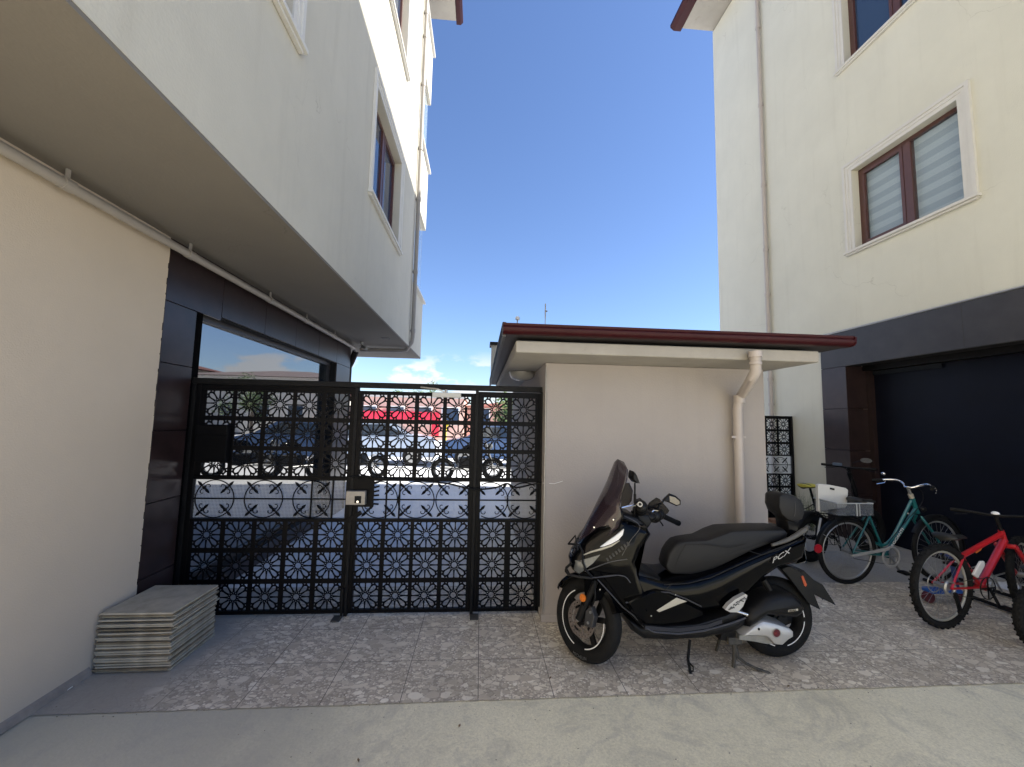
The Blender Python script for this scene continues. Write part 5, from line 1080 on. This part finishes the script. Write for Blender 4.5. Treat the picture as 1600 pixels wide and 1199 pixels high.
# ================================================================== STREET BEYOND THE GATE
def car(x, y, rot, paint, label, group=None):
    t = thing('parked_car', (x, y, 0), label, 'car', group)
    side = [(-2.05, .30), (-2.1, .62), (-1.95, .86), (-1.35, .95), (-.75, 1.38), (.55, 1.43), (1.25, 1.02), (1.95, .86), (2.12, .60), (2.08, .28)]
    m = M(); rs = []
    for yy, ins in ((-.86, .06), (-.84, .02), (-.70, 0), (.70, 0), (.84, .02), (.86, .06)):
        rs.append([Vector((a, yy * (1 - .12 * max(0, (b - .9) / .5)), b)) for a, b in side])
    b = obj('body', M().rings(rs), paint, t, local=True, smooth=True)
    gls = mat('car_glass', (.02, .03, .045), .05, spec=.9)
    for s in (-1, 1):
        obj('side_window', M().rings([[Vector((a, s * yy * (1 - .12 * (z - .9) / .5), z)) for a, z in ((-1.15, .95), (-.70, 1.30), (.50, 1.35), (1.08, 1.0))] for yy in (.80, .872)]), gls, b, local=True)
        for xx in (-1.35, 1.35):
            w_ = obj('wheel', M().disc((xx, s * .78, .31), .31, -.10, .10, 24), tyre, t, local=True, smooth=True); obj('rim', M().disc((xx, s * .78, .31), .2, -.105, .105, 16), dullm, w_, local=True)
        obj('headlight', M().ell((2.0, s * .62, .68), .12, .16, .07), whitep, t, local=True, smooth=True); obj('tail_light', M().ell((-2.03, s * .66, .75), .07, .14, .09), redref, t, local=True, smooth=True)
    obj('windscreen', M().rings([[Vector((.62 + dx, y_, 1.39 + dz)) for y_ in (-.62, .62)] + [Vector((1.28 + dx, y_, 1.01 + dz)) for y_ in (.72, -.72)] for dx, dz in ((0, 0), (.02, .02))]), gls, b, local=True)
    t.rotation_euler.z = R_(rot); return t
car(-3.6, 14.5, 4, mat('pale_blue_car_paint', (.34, .40, .50), .25, coat=.6), 'pale blue car parked across the street behind the gate, leftmost of the row', 'cars parked across the street')
car(.9, 14.2, -3, mat('blue_car_paint', (.07, .12, .24), .25, coat=.6), 'deep blue car parked across the street behind the narrow screen', 'cars parked across the street')
car(-8.6, 15.0, 0, mat('white_car_paint', (.7, .7, .7), .3, coat=.6), 'white car parked across the street, seen through the wide screen', 'cars parked across the street')
car(9.5, 15.0, 2, mat('silver_car_paint', (.4, .41, .42), .3, metal=.5), 'silver car parked across the street to the right, mirrored in the shop window', 'cars parked across the street')
def moto(x, y, rot, label):
    t = thing('parked_motorcycle', (x, y, 0), label, 'motorcycle', 'motorcycles parked in the street')
    for xx in (0, 1.3):
        w_ = obj('wheel', M().wheelring((xx, 0, .3), .24, .05, n=32, k=8), tyre, t, local=True, smooth=True); obj('rim', M().wheelring((xx, 0, .3), .18, .012, n=24, k=6).disc((xx, 0, .3), .04, -.06, .06), dullm, w_, local=True)
    obj('tank', M().ell((.75, 0, .80), .27, .14, .14), blackp, t, local=True, smooth=True); obj('seat', M().puff([(.0, 0, .78), (.55, 0, .76), (.55, 0, .70), (.05, 0, .70)], 0, [(-.12, .01), (-.1, 0), (.1, 0), (.12, .01)]), seatm, t, local=True, smooth=True)
    obj('engine', M().puff([(.35, 0, .3), (.85, 0, .3), (.9, 0, .62), (.4, 0, .62)], 0, [(-.15, .02), (.15, .02)]), dustblack, t, local=True, bevel=.02)
    obj('fork', M().tube([(1.3, -.07, .3), (1.08, -.07, .95)], .02, 8).tube([(1.3, .07, .3), (1.08, .07, .95)], .02, 8), dullm, t, local=True)
    obj('handlebar', M().tube([(1.0, -.35, 1.05), (1.08, 0, .98), (1.0, .35, 1.05)], .013, 8), blackpl, t, local=True); obj('headlight', M().ell((1.2, 0, .88), .08, .09, .09), greyl, t, local=True, smooth=True)
    obj('exhaust', M().tube([(.7, -.15, .3), (-.1, -.18, .38)], [.02, .045], 10), dullm, t, local=True); obj('rear_mudguard', M().rings([[Vector((.3 * math.cos(R_(a)) , y_, .3 + .32 * math.sin(R_(a)))) for y_ in (-.07, .07)] + [Vector((.3 * math.cos(R_(a)), y_, .31 + .32 * math.sin(R_(a)))) for y_ in (.07, -.07)] for a in range(50, 171, 15)]), blackp, t, local=True)
    t.rotation_euler.z = R_(rot); return t
moto(-.9, 10.4, 14, 'dark motorcycle parked in the street behind the gate door, left one of two')
moto(.35, 10.8, -8, 'dark motorcycle parked in the street behind the narrow screen, right one of two')
moto(-2.6, 10.9, 160, 'dark motorcycle parked alone left of the pair, near the end of the shop wall')
def house(name, x0, x1, y0, y1, h, wallm, roofm, label, nwin, pitch=.9, storeys=1, face=-1):
    t = thing(name, ((x0 + x1) / 2, y0, 0), label, 'building')
    obj('wall', B(x0, x1, y0, y1, 0, h), wallm, t)
    xm = (x0 + x1) / 2; ym = (y0 + y1) / 2; o_ = .5
    if pitch: obj('roof', M().add([(x0 - o_, y0 - o_, h + .01), (x1 + o_, y0 - o_, h + .01), (x1 + o_, y1 + o_, h + .01), (x0 - o_, y1 + o_, h + .01), (x0 + (ym - y0), ym, h + pitch), (x1 - (ym - y0), ym, h + pitch)], [(0, 1, 5, 4), (1, 2, 5), (2, 3, 4, 5), (3, 0, 4), (3, 2, 1, 0)]), roofm, t)
    else: obj('parapet', B(x0 - .1, x1 + .1, y0 - .1, y1 + .1, h + .01, h + .25), roofm, t)
    for s in range(storeys):
        for k in range(nwin):
            cx = x0 + (k + .5) * (x1 - x0) / nwin; z0 = 1.1 + s * 2.9
            f_ = obj('window', B(cx - .65, cx + .65, y0 - .06, y0 - .01, z0, z0 + 1.3), whitepaint, t); obj('pane', B(cx - .57, cx + .57, y0 - .07, y0 - .061, z0 + .08, z0 + 1.22), bluegl, f_)
    return t
redroof = mat('red_roof_tiles', (.22, .075, .05), .8, var=.2, vs=3); brownroof = mat('grey_brown_roof', (.17, .13, .12), .8, var=.2, vs=2)
peach = mat('peach_render', (.62, .40, .33), .9, var=.04, vs=1); pale = mat('pale_render', (.62, .60, .56), .9, var=.05, vs=1)
hA = house('low_shop', -9, -1.2, 30, 38, 3.0, peach, mat('dull_grey_roof', (.42, .40, .38), .8), 'low peach shop with a bright red band along its front beyond the street', 4, pitch=0)
obj('sign_band', B(-9, -3.5, 29.75, 29.95, 1.45, 2.0), mat('bright_red_band', (.70, .02, .06), .5), hA)
obj('corner_pier', B(-3.45, -2.95, 29.75, 29.95, .3, 2.0), mat('red_pier', (.62, .02, .05), .5), hA)
hB = house('low_shop', -24, -10, 30, 38, 3.2, pale, redroof, 'low pale building with red tiled roof further left across the street', 6, pitch=1.6)
hC = house('apartment_building', 6, 19, 34, 44, 4.6, pale, brownroof, 'pale low building with grey brown roof mirrored in the shop window', 5, pitch=1.0, storeys=1)
hD = house('apartment_building', 20, 36, 30, 42, 5.4, mat('cream_far_render', (.60, .53, .42), .9), redroof, 'cream two storey building with red roof at the far right of the street', 6, pitch=1.8, storeys=2)
hE = house('low_shop', -1.0, 5.4, 31, 38, 2.5, mat('salmon_render', (.58, .33, .27), .9), redroof, 'small salmon house beside the peach shop beyond the street', 3, pitch=.6)
hF = house('apartment_building', -40, -26, 28, 40, 6, pale, redroof, 'pale two storey building with red roof at the far left of the street', 6, pitch=1.6, storeys=2)
ys_ = tag(obj('street_sign', M().tube([(-1.35, 16.5, 0), (-1.35, 16.5, 1.5)], .025, 8).disc((-1.35, 16.46, 1.36), .12, -.01, .01, 24), mat('yellow_sign', (.75, .58, .02), .5)), 'round yellow sign on a short post between the parked cars', 'sign')
# trees beyond
leafm = mat('green_leaves', (.045, .09, .022), .7, col2=(.11, .17, .05), vs=1.5)
bark = mat('grey_bark', (.10, .08, .06), .9)
def tree(x, y, h, r, label, seed):
    rr = random.Random(seed); t = thing('street_tree', (x, y, 0), label, 'tree', 'trees beyond the street')
    tk = M().tube([(x, y, 0), (x + .1, y, h * .35), (x, y + .1, h * .6)], [.14, .10, .05], 8)
    for k in range(7):
        a = rr.uniform(0, 2 * PI); tk.tube([(x, y, h * rr.uniform(.3, .55)), (x + math.cos(a) * r * .7, y + math.sin(a) * r * .7, h * rr.uniform(.6, .9))], [.05, .015], 6)
    obj('trunk', tk, bark, t)
    m = M(); cl = [(Vector((x + rr.gauss(0, r * .45), y + rr.gauss(0, r * .45), h * .66 + rr.gauss(0, h * .13))), r * rr.uniform(.25, .5)) for _ in range(16)]
    for c_, cr_ in cl:
        for _ in range(150):
            d = Vector((rr.gauss(0, 1), rr.gauss(0, 1), rr.gauss(0, 1))).normalized() * cr_ * rr.uniform(.4, 1.05); p = c_ + d
            e = Vector((rr.gauss(0, 1), rr.gauss(0, 1), rr.gauss(0, 1))).normalized() * .09; f_ = e.orthogonal().normalized() * .05
            m.add([p - e, p + f_, p + e, p - f_], [(0, 1, 2, 3)])
    obj('crown', m, leafm, t)
tree(1.6, 24, 3.4, 1.3, 'small leafy tree beside the salmon house beyond the street', 3)
tree(-6.0, 41, 5.0, 2.0, 'green treetop rising just over the flat roof of the peach shop', 5)
tree(10.5, 29, 4.2, 1.6, 'leafy tree in front of the pale low building on the right', 6)

gm = M(); rg = random.Random(11)
for k in range(420):
    x, y = rg.uniform(-2.2, 3.4), rg.choice([rg.uniform(1.5, 2.5), rg.gauss(2.43, .05), rg.uniform(2.5, 3.4)]); r = rg.choice([.0015, .002, .002, .003, .004]); a = rg.uniform(0, 6)
    if XB0 - .05 < x < XB1 and y > 3.25: continue
    gm.add([(x + r * math.cos(a + q) * 1.4, y + r * math.sin(a + q), .0005) for q in (0, 2.1, 4.2)] + [(x, y, r * .9)], [(0, 1, 3), (1, 2, 3), (2, 0, 3)])
tag(obj('grit', gm, mat('grit', (.17, .15, .12), .9, var=.5, vs=9)), 'fine grit and crumbs scattered over the tiles and concrete', 'grit', kind='stuff')
lf = M()
for px, py, a in ((1232, 1073, .4), (718, 1135, 1.2), (560, 1189, 2.0), (860, 1060, .9)):
    d = ray(px, py); t = -CAMH / d.z; c = Vector((d.x * t, d.y * t, .002)); u = Vector((math.cos(a), math.sin(a), 0)) * .013; v_ = Vector((-u.y, u.x, 0)) * .45
    o_ = tag(obj('dry_leaf', M().add([c - u, c + v_ + Vector((0, 0, .004)), c + u + Vector((0, 0, .003)), c - v_ + Vector((0, 0, .001))], [(0, 1, 2), (0, 2, 3)]), mat('dry_leaf', (.16, .10, .05), .8)), {1232: 'tiny dry leaf on the paving edge below the scooter stand', 718: 'tiny dry leaf on the concrete in front of the gate door', 560: 'tiny dry leaf at the very bottom of the picture', 860: 'tiny dry leaf on the tiles left of the scooter front wheel'}[px], 'leaf')
